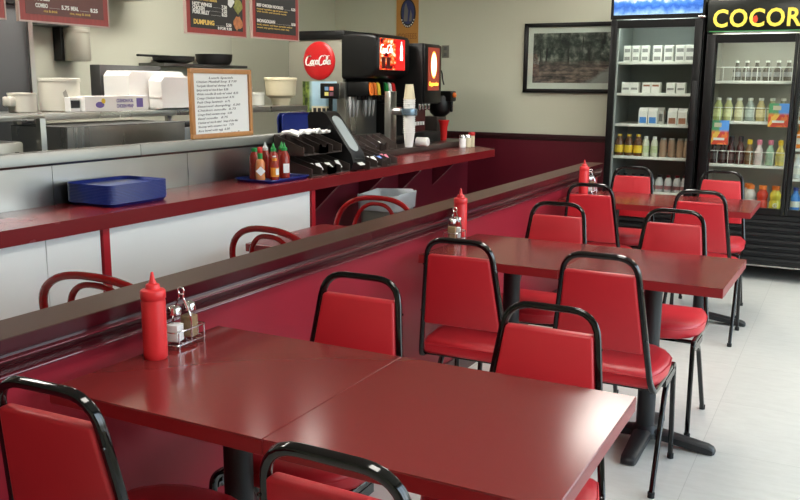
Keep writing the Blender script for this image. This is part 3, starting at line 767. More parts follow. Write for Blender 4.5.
m.prism([(y, z) for y, z in [(4.448, Z(1.64)), (4.488, Z(1.64)), (4.493, Z(1.66)), (4.486, Z(1.70)), (4.491, Z(1.73)), (4.477, Z(1.765)), (4.475, Z(1.785)), (4.461, Z(1.785)), (4.459, Z(1.765)), (4.445, Z(1.73)), (4.450, Z(1.70)), (4.443, Z(1.66))]], 'x', -1.5425, -1.5415)
m.build('bottle_print', sig('print_lit', (250, 245, 240), .9), sm)
# glasses of cola pictured on the screen
m = MB()
for y in (4.15, 4.23): m.prism([(y, Z(1.575)), (y + .05, Z(1.575)), (y + .06, Z(1.66)), (y - .01, Z(1.66))], 'x', -1.5425, -1.5418)
m.build('glass_print', sig('cola_dark', (70, 14, 10), .4), sm)
# disc on the side
m = MB(); m.x = Matrix.Translation((-2.072, Y0 + .004, Z(1.632))) @ Matrix.Rotation(PI / 2, 4, 'X'); m.lathe([(.146, 0), (.146, .004), (.140, .010), (.11, .016), (.05, .020), (.001, .021)], seg=40)
dk = m.build('disc_logo', M['cokered'], sm)
m = MB(); m.x = Matrix.Translation((-2.068, Y0 - .0185, Z(1.628))) @ FY; cola_script(m, .100); m.build('script_lettering', M['letterwhite'], dk)
# splash panel, valves, drip tray
MB().box(-1.856, -1.846, Y0 + .02, Y1 - .01, Z(1.06), Z(1.36)).build('splash_panel', M['steel'], sm)
MB().box(-1.86, -1.84, Y0 + .02, Y1, Z(1.36), Z(1.49)).build('valve_panel', M['blackmatte'], sm)
lev = ['orange', 'orange', 'yellow', 'green', 'white', 'redcap']
for i, lm in enumerate(lev):
    y = (4.15, 4.205, 4.26, 4.39, 4.45, 4.51)[i]
    v = MB(); v.box(-1.84, -1.645, y - .026, y + .026, Z(1.37), Z(1.475), bev=.008); v.lathe([(.012, Z(1.335)), (.016, Z(1.345)), (.018, Z(1.37))], (-1.745, y, 0), 12); vv = v.build('valve', M['blackplastic'], sm)
    h = MB(); h.prism([(-1.645, Z(1.47)), (-1.633, Z(1.46)), (-1.625, Z(1.42)), (-1.621, Z(1.375)), (-1.635, Z(1.375)), (-1.645, Z(1.42))], 'y', y - .02, y + .02); h.build('lever', M[lm], vv)
    c = MB(); c.lathe([(.004, Z(1.20)), (.012, Z(1.24)), (.020, Z(1.33)), (.012, Z(1.36))], (-1.825, y, 0), 10); c.build('nozzle_guard', M['ring'], vv)
MB().box(-1.86, -1.56, Y0, Y1, 0, Z(1.05), bev=.01).build('drip_tray', M['blackplastic'], sm)
MB().box(-2.36, -1.856, Y0 + .01, Y1, 0, Z(1.0)).build('plinth', M['blackmatte'], sm)

# photo poster and small payment terminal by the machine side
def scene_col(nt):
    tc = node(nt, 'ShaderNodeTexCoord'); sp = node(nt, 'ShaderNodeSeparateXYZ'); nt.links.new(tc.outputs['Generated'], sp.inputs[0])
    ns = node(nt, 'ShaderNodeTexNoise'); ns.inputs['Scale'].default_value = 7; ns.inputs['Detail'].default_value = 4; nt.links.new(tc.outputs['Generated'], ns.inputs['Vector'])
    ad = node(nt, 'ShaderNodeMath', operation='MULTIPLY_ADD'); nt.links.new(ns.outputs['Fac'], ad.inputs[0]); ad.inputs[1].default_value = .4; nt.links.new(sp.outputs['Z'], ad.inputs[2])
    sky = ramp(nt, ad.outputs[0], [(0.25, (150, 150, 120)), (0.42, (70, 86, 46)), (0.62, (64, 84, 50)), (0.68, (150, 186, 206)), (1.0, (176, 208, 224))])
    tr = ramp(nt, ns.outputs['Fac'], [(.4, (40, 56, 20)), (.6, (130, 150, 66))])
    x = ramp(nt, sp.outputs['X'], [(.18, (255, 255, 255)), (.30, (0, 0, 0))])
    mx = node(nt, 'ShaderNodeMix', data_type='RGBA'); nt.links.new(x, mx.inputs[0]); nt.links.new(sky, mx.inputs[6]); nt.links.new(tr, mx.inputs[7]); return mx.outputs[2]
M['scenepic'] = ramp_mat('landscape_poster', scene_col, .35)
po = thing('poster', 'small landscape poster with a pale truck, below the red disc on the soda machine side', 'poster', (0, 0, 0))
MB().box(-2.225, -1.91, 4.094, 4.0975, 1.06, 1.475).build('sheet', M['scenepic'], po)
m = MB(); m.box(-2.14, -1.955, 4.0915, 4.094, 1.20, 1.285, bev=.001, seg=1); m.build('truck_print', M['cream'], po)
m = MB()
for k in range(4): m.box(-2.125 + k * .042, -2.095 + k * .042, 4.0905, 4.0915, 1.235, 1.27)
m.build('truck_windows_print', M['ink'], po)
pt = thing('payment_terminal', 'small black touch screen with coloured icons in front of the landscape poster', 'screen', (-1.925, 4.03, .9855), 0)
MB().box(-.08, .08, -.05, .05, 0, .02, bev=.006).build('foot', M['blackplastic'], pt)
MB().box(-.012, .012, -.01, .01, .02, .44).build('stand', M['blackplastic'], pt)
MB().box(-.082, .082, -.022, -.004, .36, .475, bev=.006).build('screen_case', M['blackplastic'], pt)
for (dx, dz, c) in ((-.022, .435, (90, 120, 150)), (.022, .435, (200, 110, 90)), (-.022, .395, (170, 160, 90)), (.022, .395, (90, 60, 70))):
    MB().box(dx - .017, dx + .017, -.024, -.022, dz - .014, dz + .014).build('icon', sig('icon_%d' % c[0], c, .5), pt)

# cup dispenser and cups
cd = thing('cup_dispenser', 'steel cup dispenser with grey ring holding stacked white cups', 'dispenser', (-1.42, 4.255, .9855))
MB().box(-.13, -.075, -.05, .05, 0, .42, bev=.006).build('column', M['steel'], cd)
m = MB(); m.x = Matrix.Translation((-.06, 0, .27)) @ Matrix.Rotation(PI / 2, 4, 'Y'); m.lathe([(.03, -.02), (.03, .050), (.026, .058)], seg=16); m.build('arm', M['steel'], cd)
m = MB(); m.sweep([(.06 + .058 * math.cos(2 * PI * k / 28), .058 * math.sin(2 * PI * k / 28), .265) for k in range(28)], rsec(.05, .008, .3), closed=True, up=(0, 0, 1)); m.build('ring', mat('ring_grey', (120, 140, 156), .25, metal=.6), cd)
cup0 = None
for k in range(17):
    z = .9857 + k * .0155
    lab = 'topmost white paper cup of the stack in the cup dispenser' if k == 16 else 'white paper cup within the stack in the cup dispenser'
    if cup0 is None:
        m = MB(); m.lathe([(.030, .0), (.044, .105), (.0475, .107), (.0475, .112), (.0445, .113), (.0425, .106), (.029, .006), (.001, .005)], seg=20)
        cup0 = tag(m.build('paper_cup', M['white']), lab, 'cup', 'white cups in the dispenser stack'); cup0.location = (-1.36, 4.255, z)
    else:
        c = cup0.copy(); COL.objects.link(c); c.location = (-1.36, 4.255, z); c['label'] = lab
c = cup0.copy(); COL.objects.link(c); c.location = (-1.36, 4.255, 1.345); c.rotation_euler = (PI, 0, 0); c.location.z = 1.365 + .0; c['label'] = 'beige lid cup turned upside down above the cup stack'
c.data = cup0.data.copy(); c.data.materials.clear(); c.data.materials.append(M['cream']); c.location = (-1.36, 4.255, 1.459); del c['group']
for (dz, nm) in ((.12, 'lower'),):
    m = MB(); m.x = Matrix.Translation((-1.34, 4.255 + .10, 1.0215)) @ Matrix.Rotation(PI / 2, 4, 'Y') @ Matrix.Rotation(0, 4, 'X'); m.lathe([(.035, 0), (.035, .09), (.03, .095)], seg=18)
    tag(m.build('paper_lid_roll', M['white']), 'short roll of white lids lying beside the cup stack', 'lids')

# ================================================================== CAPPUCCINO MACHINE
cm = thing('cappuccino_machine', 'tall black cappuccino machine with glowing cup picture on its door', 'coffee machine', (0, 0, .9855))
y0, y1, x1 = 4.72, 5.05, -1.48
MB().box(-1.95, x1, y0, y1, Z(1.30), Z(1.785), bev=.008).build('cabinet', M['blackmatte'], cm)
MB().box(-1.95, -1.66, y0, y1, 0, Z(1.30)).build('back_column', M['blackmatte'], cm)
MB().box(x1, x1 + .018, y0 + .008, y1 - .008, Z(1.31), Z(1.775), bev=.005).build('door', M['blackplastic'], cm)
def capp_col(nt):
    tc = node(nt, 'ShaderNodeTexCoord'); sp = node(nt, 'ShaderNodeSeparateXYZ'); nt.links.new(tc.outputs['Generated'], sp.inputs[0])
    def sub(s, c, k):
        a = node(nt, 'ShaderNodeMath', operation='SUBTRACT'); nt.links.new(s, a.inputs[0]); a.inputs[1].default_value = c
        b = node(nt, 'ShaderNodeMath', operation='MULTIPLY'); nt.links.new(a.outputs[0], b.inputs[0]); b.inputs[1].default_value = k
        c2 = node(nt, 'ShaderNodeMath', operation='MULTIPLY'); nt.links.new(b.outputs[0], c2.inputs[0]); nt.links.new(b.outputs[0], c2.inputs[1]); return c2.outputs[0]
    s = node(nt, 'ShaderNodeMath', operation='ADD'); nt.links.new(sub(sp.outputs['Y'], .5, 3.5), s.inputs[0]); nt.links.new(sub(sp.outputs['Z'], .60, 3.0), s.inputs[1])
    return ramp(nt, s.outputs[0], [(0.0, (255, 244, 214)), (0.55, (255, 236, 190)), (0.75, (246, 150, 60)), (1.0, (84, 30, 20))])
M['capp'] = ramp_mat('cappuccino_picture', capp_col, .3, 2.0)
MB().box(x1 + .018, x1 + .022, y0 + .065, y1 - .055, Z(1.41), Z(1.755)).build('lit_picture', M['capp'], cm)
text_mb([('Cappuccino', y0 + .075, Z(1.45), .045, dict(shear=.3, fit=.185, bold=.001))], Matrix.Translation((x1 + .0228, 0, 0)) @ FX, .0005).build('lettering', sig('capp_letters', (255, 190, 60), 1.6), cm)
MB().box(x1 - .002, x1 + .012, y0 + .03, y1 - .04, Z(1.305), Z(1.36)).build('button_panel', M['blackplastic'], cm)
m = MB()
m.box(x1 + .0125, x1 + .0135, y0 + .05, y1 - .06, Z(1.347), Z(1.353))
for k in range(5): m.box(x1 + .0125, x1 + .0135, y0 + .06 + k * .042, y0 + .075 + k * .042, Z(1.322), Z(1.329))
m.build('button_print', M['letterwhite'], cm)
for k in range(4):
    MB().lathe([(.008, Z(1.245)), (.012, Z(1.255)), (.012, Z(1.30))], (x1 - .06, y0 + .07 + k * .06, 0), 10).build('spout', M['chrome'], cm)
MB().box(-1.66, x1 + .02, y0, y1, 0, Z(1.07), bev=.006).build('drip_tray', M['blackmatte'], cm)
m = MB()
for k in range(5): m.box(x1 - .12, x1 - .11, y0 + .05 + k * .05, y0 + .075 + k * .05, Z(1.12), Z(1.15))
m.build('sticker_row', M['paper'], cm)
MB().box(x1 - .13, x1 - .125, y0 + .01, y1 - .01, Z(1.07), Z(1.25)).build('splash_panel', mat('deep_red_panel', (70, 14, 16), .4), cm)
cg = thing('coffee_grinder', 'black coffee grinder with orange knob right of the cappuccino machine', 'grinder', (-1.60, 5.26, .9855))
MB().box(-.13, .05, -.10, .10, .0, .20, bev=.008).build('stand', M['brownplastic'], cg)
MB().lathe([(.05, .20), (.085, .23), (.10, .27), (.10, .36), (.09, .38)], (0.03, 0, 0), 20).build('bowl', M['blackplastic'], cg)
MB().box(.0, .16, -.06, .06, .33, .42, bev=.012).build('head', M['blackplastic'], cg)
m = MB(); m.x = Matrix.Translation((.16, 0, .385)) @ Matrix.Rotation(PI / 2, 4, 'Y'); m.lathe([(.022, 0), (.022, .014), (.012, .022)], seg=14); m.build('knob', M['orange'], cg)
MB().lathe([(.010, .24), (.014, .25), (.014, .33)], (.14, 0, 0), 10).build('spout', M['blackplastic'], cg)

# red cone cup, shakers at counter end
rc = thing('plastic_funnel', 'red flared plastic cup standing below the coffee grinder', 'cup', (-1.475, 5.14, .9855))
MB().lathe([(.026, 0), (.027, .02), (.034, .12), (.036, .125), (.046, .17), (.048, .172), (.044, .172), (.034, .13), (.02, .01)], seg=22).build('cup', M['redcap'], rc)
MB().lathe([(.0475, .162), (.0495, .165), (.0495, .173), (.0475, .174)], seg=22).build('rim', M['redcap'], rc)
SH = [(.026, 0), (.029, .003), (.029, .075), (.026, .082)]
bottle('spice_shaker', 'white-filled glass shaker with chrome lid at the far counter end', 'shaker', (-1.235, 5.00, CZ + .0003), SH, M['salt'], [(.0285, .082), (.0285, .098), (.024, .106), (.001, .108)], M['chrome'])
bottle('spice_shaker', 'second white-filled glass shaker, beside the red-capped one', 'shaker', (-1.215, 5.065, CZ + .0003), SH, M['cream'], [(.0285, .082), (.0285, .098), (.024, .106), (.001, .108)], M['chrome'])
bottle('spice_shaker', 'spice bottle with red lid at the far counter end', 'shaker', (-1.21, 5.14, CZ + .0003), [(.022, 0), (.025, .003), (.025, .09), (.023, .095)], M['cream'], [(.026, .095), (.027, .097), (.027, .122), (.025, .125)], M['redcap'])

# grey waste bin
wbn = thing('waste_bin', 'grey waste bin with pale liner below the counter brackets', 'bin', (-.87, 3.0, 0), .1)
def frust(mb, x0, y0, z0, x1, y1, z1, r=.03):
    a = rrect(-x0, x0, -y0, y0, r); b2 = rrect(-x1, x1, -y1, y1, r); k = len(a)
    mb.add([(x, y, z0) for x, y in a] + [(x, y, z1) for x, y in b2], [(i, (i + 1) % k, (i + 1) % k + k, i + k) for i in range(k)] + [tuple(reversed(range(k)))]); return mb
frust(MB(), .10, .13, 0, .125, .155, .75).build('body', M['greybin'], wbn)
lo = rrect(-.135, .135, -.166, .166, .03); k = len(lo); rr = random.Random(3)
m = MB(); lays = [(.985, .70, 0), (.995, .755, .012), (1.03, .79, .01), (1.0, .80, .008), (.93, .78, 0), (.88, .60, 0)]; vs = []; fs = []
for f, z, j in lays:
    for i, (x, y) in enumerate(lo): q = f + (rr.uniform(-j, j)); vs.append((x * q, y * q, z + rr.uniform(-j, j)))
for i in range(len(lays) - 1):
    for q in range(k): fs.append((i * k + q, i * k + (q + 1) % k, (i + 1) * k + (q + 1) % k, (i + 1) * k + q))
m.add(vs, fs); m.build('bin_liner', M['liner'], wbn, ang=1.4)

# ================================================================== KITCHEN BEHIND THE COUNTER
ks = thing('kitchen_shelf', 'long stainless overshelf carrying foam boxes and tubs in the kitchen', 'shelf', (0, 0, 0))
MB().box(-2.345, -1.95, .2, 3.75, 1.262, 1.298, bev=.003).build('shelf_board', M['steel'], ks)
for y in (.3, 1.5, 2.66): MB().box(-2.345, -2.315, y, y + .03, 0, 1.262).build('post', M['steel'], ks)
MB().box(-1.99, -1.96, 3.715, 3.745, .9856, 1.262).build('post', M['steel'], ks)
pp_ = thing('prep_table', 'stainless prep table with raised steel hood behind the pass-through ledge', 'prep table', (0, 0, 0))
MB().box(-2.30, -1.70, -1.2, 2.66, .86, .90).build('worktop', M['steel'], pp_)
MB().box(-2.28, -1.72, -1.2, 2.64, 0, .86).build('cabinet', M['steeldark'], pp_)
m = MB(); m.prism([(-1.72, .90), (-1.70, 1.235), (-2.1, 1.235), (-2.1, .90)], 'y', 1.29, 2.12); rh = m.build('raised_hood', M['steel'], pp_)
MB().box(-2.1, -1.702, 1.29, 2.12, 1.2352, 1.239).build('hood_top', M['steeldark'], rh)  # dark top added so the hood does not mirror the ceiling lamps
gf = thing('steel_stand', 'low steel equipment stand at the left end of the ledge', 'stand', (0, 0, 0))
MB().box(-1.93, -1.64, .30, 1.115, 1.288, 1.305, bev=.002).build('top_shelf', M['steel'], gf)
for y in (.32, 1.085): MB().box(-1.67, -1.64, y, y + .03, 0, 1.288).build('post', M['steel'], gf)
wm = thing('food_warmer', 'grey steel food warmer with pale sheets on top under the low stand', 'food warmer', (-1.80, .80, .9005))
MB().box(-.13, .12, -.22, .22, 0, .285, bev=.01).build('body', M['steel'], wm)
m = MB(); m.box(.1205, .123, .17, .19, .06, .24); m.box(.1205, .123, -.20, -.10, .20, .25); m.build('controls', M['blackmatte'], wm)
MB().box(-.12, .11, -.2, .1, .2855, .305, bev=.004).build('lid', M['steeldark'], wm)
# tall dark cabinet and black band
tc_ = thing('steel_cabinet', 'tall dark grey steel cabinet at the left edge, below the menu boards', 'cabinet', (0, 0, 0))
MB().box(-3.0, -2.42, .2, 1.72, 0, 1.86, bev=.003).build('body', mat('dark_grey_steel', (88, 90, 92), .4, metal=.5, rvar=.1, vscale=2), tc_)
MB().box(-3.0, -2.40, .2, 1.72, 1.862, 2.02).build('dark_gap', M['blackmatte'], tc_)  # solid black box put in for the dark gap above the cabinet
MB().box(-2.42, -2.405, 1.69, 1.72, 0, 1.86).build('edge_strip', M['steel'], tc_)
# pipe-like dispenser on the kitchen wall and duct box
hp_ = thing('wall_dispenser', 'grey cylindrical cup dispenser fixed high on the kitchen wall', 'dispenser', (-2.93, 2.50, 0))
MB().lathe([(.080, 1.59), (.085, 1.60), (.085, 1.77), (.088, 1.773), (.088, 1.79), (.085, 1.793), (.085, 1.97), (.08, 1.98)], seg=26).build('tube', mat('brushed_grey', (176, 174, 160), .35, metal=.3), hp_)
MB().box(-.098, .06, -.36, -.10, 1.80, 1.85, bev=.012).build('bracket', M['steeldark'], hp_)
MB().box(-.098, -.03, -.105, -.08, 1.59, 2.0).build('back_strip', M['blackmatte'], hp_)
db = thing('exhaust_duct', 'pale sheet-metal duct box under the ceiling of the kitchen', 'duct', (0, 0, 0))
MB().box(-3.025, -2.75, 2.3, 3.05, 2.02, 2.74).build('duct', M['wallgreen'], db)
# pans rack, dark
pr_ = thing('pan_rack', 'dark wall rack with black pans behind the white board', 'rack', (-2.98, 3.7, 0))
for (ya, yb_, z) in ((-.55, .42, 1.575),):
    MB().box(-.045, .20, ya, yb_, z, z + .02).build('rail', M['steeldark'], pr_)
m = MB(); m.x = Matrix.Translation((.12, -.36, 1.597)); m.lathe([(.10, 0), (.15, .02), (.155, .05), (.15, .05), (.10, .01)], seg=22); m.x = Matrix.Identity(4); m.box(.10, .13, -.72, -.40, 1.637, 1.652, bev=.004); m.build('pan', M['blackmatte'], pr_)
m = MB(); m.x = Matrix.Translation((.12, .10, 1.677)); m.lathe([(.12, -.08), (.14, -.05), (.145, 0), (.14, 0), (.12, -.06)], seg=22); m.build('pan', M['blackmatte'], pr_)

# goods on the overshelf
SHZ = 1.2985
def fbox(label, y, w, x, h, chain):
    t = thing('takeout_box', label, 'box', (x, y, SHZ), 0, 'foam takeout boxes on the overshelf')
    c = .028
    poly = [(-w / 2 + .006, 0), (w / 2 - .006, 0), (w / 2, h * .35), (w / 2, h - c), (w / 2 - c, h), (-w / 2 + c, h), (-w / 2, h - c), (-w / 2, h * .35)]
    m = MB(); bm = bmesh.new(); A = [bm.verts.new((0, u, v)) for u, v in poly]; Bv = [bm.verts.new((.042, u * .94, .01 + v * .94)) for u, v in poly]
    bm.faces.new(list(reversed(A))); bm.faces.new(Bv); n = len(poly)
    for i in range(n): bm.faces.new((A[i], A[(i + 1) % n], Bv[(i + 1) % n], Bv[i]))
    m.bm(bm); m.build('shell', M['foam'], t); MB().box(.002, .04, -w / 2 - .004, w / 2 + .004, h * .36, h * .36 + .004).build('rim', M['foam'], t)
    return t
for k in range(4):
    fbox('front-most nested white foam takeout box' + ' of the wide pile on the overshelf' if k == 3 else 'white foam takeout box nested within the wide pile on the overshelf', 2.265 + .0, .50, -2.20 + k * .046, .222, 0)
for k in range(2):
    fbox('smaller white foam takeout box in front of the wide pile, ' + ('inner one' if k == 0 else 'outermost one'), 2.345, .335, -2.013 + k * .046 if k == 0 else -2.0133 + .0465, .195 if k == 0 else .19, 0)
MB_ = MB(); MB_.box(-2.29, -2.21, 2.0, 2.5, SHZ, SHZ + .255, bev=.004); tag(MB_.build('baking_tin', M['steeldark']), 'dark grey tin lid standing behind the white foam boxes', 'tin')
tb = thing('storage_tub', 'large frosted white tub on the overshelf', 'tub', (-2.12, 1.625, SHZ))
MB().lathe([(.099, 0), (.104, .004), (.104, .155), (.108, .157), (.108, .172), (.104, .175), (.001, .176)], seg=36).build('body', M['greytub'], tb)
m = MB(); m.x = Matrix.Rotation(-.45, 4, 'Z'); m.prism([(-.012, .10), (.004, .115), (.02, .06), (.008, .045), (-.006, .07)], 'x', .1025, .1055); m.build('smudge_mark', mat('tub_smudge', (150, 148, 138), .6), tb)
tb2 = thing('storage_tub', 'smaller pale tub at the left end of the overshelf', 'tub', (-2.12, 1.385, SHZ))
MB().lathe([(.064, 0), (.068, .004), (.068, .088), (.071, .09), (.071, .098), (.001, .1)], seg=30).build('body', M['greytub'], tb2)
m = MB(); m.x = Matrix.Translation((0.0, -.078, .03)) ; m.box(-.03, .03, -.02, .02, 0, .05, bev=.01); m.build('handle', M['greytub'], tb2)
cb = thing('carton', 'white carton with purple print in front of the foam takeout boxes', 'box', (-1.985, 1.875, SHZ))
MB().box(-.03, .03, -.235, .235, 0, .082, bev=.002, seg=1).build('box', M['foam'], cb)
M['purple'] = mat('purple_print', (112, 100, 170), .6)
text_mb([('CUSHION FOIL', -.01, .047, .026, dict(fit=.125, bold=.0006)), ('CHICKEN WRAP', -.01, .018, .026, dict(fit=.125, bold=.0006))], Matrix.Translation((.0305, 0, 0)) @ FX, .0004).build('lettering', M['purple'], cb)
m = MB(); m.x = Matrix.Translation((.0302, -.13, .035)) @ Matrix.Rotation(PI / 2, 4, 'Y'); m.lathe([(.03, 0), (.03, .0008)], seg=20, sx=.55); m.build('logo_oval', M['purple'], cb)
m = MB(); m.x = Matrix.Translation((.0302, -.105, .055)) @ Matrix.Rotation(PI / 2, 4, 'Y'); m.lathe([(.014, 0), (.014, .0012)], seg=14); m.build('logo_sun', M['yellow'], cb)
m = MB(); m.box(.0302, .0308, .14, .19, .018, .068); m.build('code_panel', M['purple'], cb)
cb2 = thing('carton', 'small white carton behind the purple-printed one', 'box', (-1.99, 1.60, SHZ))
MB().box(-.03, .01, -.035, .035, 0, .075, bev=.002, seg=1).build('box', M['foam'], cb2)
MB().box(.0102, .0108, -.03, .03, .02, .06).build('code_panel', M['ink'], cb2)
# cream foam containers right of the board
ff = thing('food_container', 'cream foam container with wide top and tapered base on the overshelf', 'container', (-2.10, 3.62, SHZ))
MB().lathe([(.06, 0), (.062, .01), (.075, .05), (.108, .072), (.110, .08), (.116, .178), (.121, .18), (.121, .196), (.116, .20), (.001, .201)], seg=28).build('body', M['cream'], ff)
m = MB(); m.box(-.03, .03, .105, .138, .15, .165); m.box(-.03, .03, .105, .138, .09, .105); m.build('tab', M['cream'], ff)
pc = thing('paper_tub', 'pinkish white paper tub just right of the white board', 'tub', (-2.06, 3.10, SHZ))
MB().lathe([(.06, 0), (.068, .005), (.076, .12), (.08, .122), (.08, .132), (.001, .133)], seg=22).build('body', mat('pink_white', (224, 210, 204), .6), pc)
pc2 = thing('plastic_jar', 'grey jar between paper tub and cream container', 'jar', (-2.14, 3.36, SHZ))
MB().lathe([(.06, 0), (.065, .005), (.065, .075), (.068, .078), (.068, .092), (.001, .093)], seg=20).build('body', M['greytub'], pc2)
# steel things seen between the shelf and the ledge
sp2 = thing('steam_pan', 'black-handled steel pan under the overshelf', 'pan', (-2.0, 2.40, .9005))
MB().box(-.2, .2, -.25, .25, 0, .30, bev=.01).build('body', M['steeldark'], sp2)
MB().box(.10, .19, -.2, .2, .30, .33, bev=.008).build('lid_handle', M['blackmatte'], sp2)

# hanging menu boards
def menu(label, ya, yb_, zb, face_m, lines, sub, pics=(), zt=2.36):
    t = thing('menu_board', label, 'sign', (-1.24, (ya + yb_) / 2, 0), 0); w = (yb_ - ya) / 2
    MB().box(-.012, 0, -w, w, zb, zt).build('panel', M['menuframe'], t)
    MB().box(-.0002, .0015, -w + .028, w - .026, zb + .025, zt - .03).build('print_field', face_m, t)
    m = MB()
    for (a, b2, c, d) in ((-w - .006, w + .006, zb - .006, zb), (-w - .006, w + .006, zt, zt + .006), (-w - .006, -w, zb, zt), (w, w + .006, zb, zt)): m.box(-.014, .002, a, b2, c, d)
    m.build('edge_trim', mat('menu_edge', (196, 170, 160), .4), t)
    F = Matrix.Translation((.0020, 0, 0)) @ FX
    if lines: text_mb([(s, u, zb + v, sz, kw) for s, u, v, sz, kw in lines], F, .0004).build('lettering', M['letterwhite'], t)
    if sub: text_mb([(s, u, zb + v, sz, kw) for s, u, v, sz, kw in sub], F, .0004).build('sub_lettering', M['letteryellow'], t)
    for (u, v, r, mm) in pics:
        m = MB(); m.x = Matrix.Translation((.0016, u, zb + v)) @ Matrix.Rotation(PI / 2, 4, 'Y'); rr2 = random.Random(int(v * 1000))
        m.prism([(r * (1 + rr2.uniform(-.25, .25)) * math.cos(2 * PI * k / 14), r * (1 + rr2.uniform(-.25, .25)) * math.sin(2 * PI * k / 14)) for k in range(14)], 'z', 0, .002); m.build('food_picture', mm, t)
    for s in (-1, 1): MB().tube([(-.006, s * w * .7, zt), (-.006, s * w * .7, ZC)], .002, 6).build('wire', M['steeldark'], t)
    return t
M['food'] = mat('food_print', (196, 120, 70), .5, var=.6, vscale=60)
M['green_food'] = mat('garnish_print', (150, 150, 70), .5, var=.7, vscale=50)
B = dict(bold=.0012)
def price_rules(u0, u1, v): return ('_' * 12, u0, v, .012, dict(fit=u1 - u0))
menu('red wood menu board cut off by the left edge of the picture', .16, .622, 1.688, M['menubrown'], [('RICE', -.10, .052, .022, dict(fit=.06, bold=.0006))], [])
menu('red wood menu board with combo and meal prices, above the tubs', .690, 1.140, 1.688, M['menubrown'],
     [('NOODLES', -.18, .080, .026, dict(fit=.10, bold=.0008)), ('COMBO', -.151, .053, .022, dict(fit=.06, bold=.0008)), price_rules(-.085, -.03, .055), ('5.75', -.024, .053, .022, dict(fit=.04, bold=.0008)), ('MEAL', .024, .053, .022, dict(fit=.04, bold=.0008)), price_rules(.07, .12, .055), ('8.25', .127, .053, .022, dict(fit=.04, bold=.0008))],
     [('rice & drink', -.113, .036, .014, dict(fit=.068)), ('rice, soup & drink', .017, .036, .014, dict(fit=.11))])
menu('red wood menu board with dumpling prices and food pictures', 1.640, 2.100, 1.694, M['menudark'],
     [('HOT WINGS', -.187, .131, .024, dict(fit=.145, bold=.001)), ('CHICKEN', -.187, .112, .024, dict(fit=.09, bold=.001)), ('PORK BELLY', -.187, .093, .024, dict(fit=.125, bold=.001)), ('7.50', .034, .131, .022, dict(fit=.042, bold=.001)), ('7.25', .034, .112, .022, dict(fit=.042, bold=.001)), ('8.25', .034, .093, .022, dict(fit=.042, bold=.001)),
      price_rules(-.03, .03, .132), price_rules(-.085, .03, .113), price_rules(-.05, .03, .094), price_rules(-.015, .055, .046), ('5.50', .066, .044, .022, dict(fit=.042, bold=.0008)), ('8 FOR 9.50', .0, .0265, .018, dict(fit=.11, bold=.0006))],
     [('served with sauce', -.187, .158, .022, dict(fit=.185, bold=.0005)), ('DUMPLING', -.182, .044, .031, dict(fit=.155, bold=.0012))],
     [(.165, .066, .034, M['food']), (.165, .150, .034, M['green_food']), (.105, .170, .026, M['foam'])])
menu('red wood menu board with two noodle dishes, closest to the soda machine', 2.160, 2.590, 1.700, M['menudark'],
     [('BEEF CHICKEN NOODLES', -.178, .161, .022, dict(fit=.245, bold=.0007)), price_rules(.08, .14, .162), ('8.25', .146, .161, .020, dict(fit=.04, bold=.0007)), ('MONGOLIAN', -.178, .079, .024, dict(fit=.165, bold=.0008)), price_rules(0, .14, .080), ('8.50', .146, .079, .020, dict(fit=.04, bold=.0007))],
     [('steamed vegetables, egg and green onion', -.178, .145, .0135, dict(fit=.285)), ('with broth and sesame seeds', -.178, .131, .0135, dict(fit=.275)), ('beef, onions and bean sprouts with a', -.178, .063, .0135, dict(fit=.33)), ('sweet soy garlic sauce over rice', -.178, .048, .0135, dict(fit=.30))])

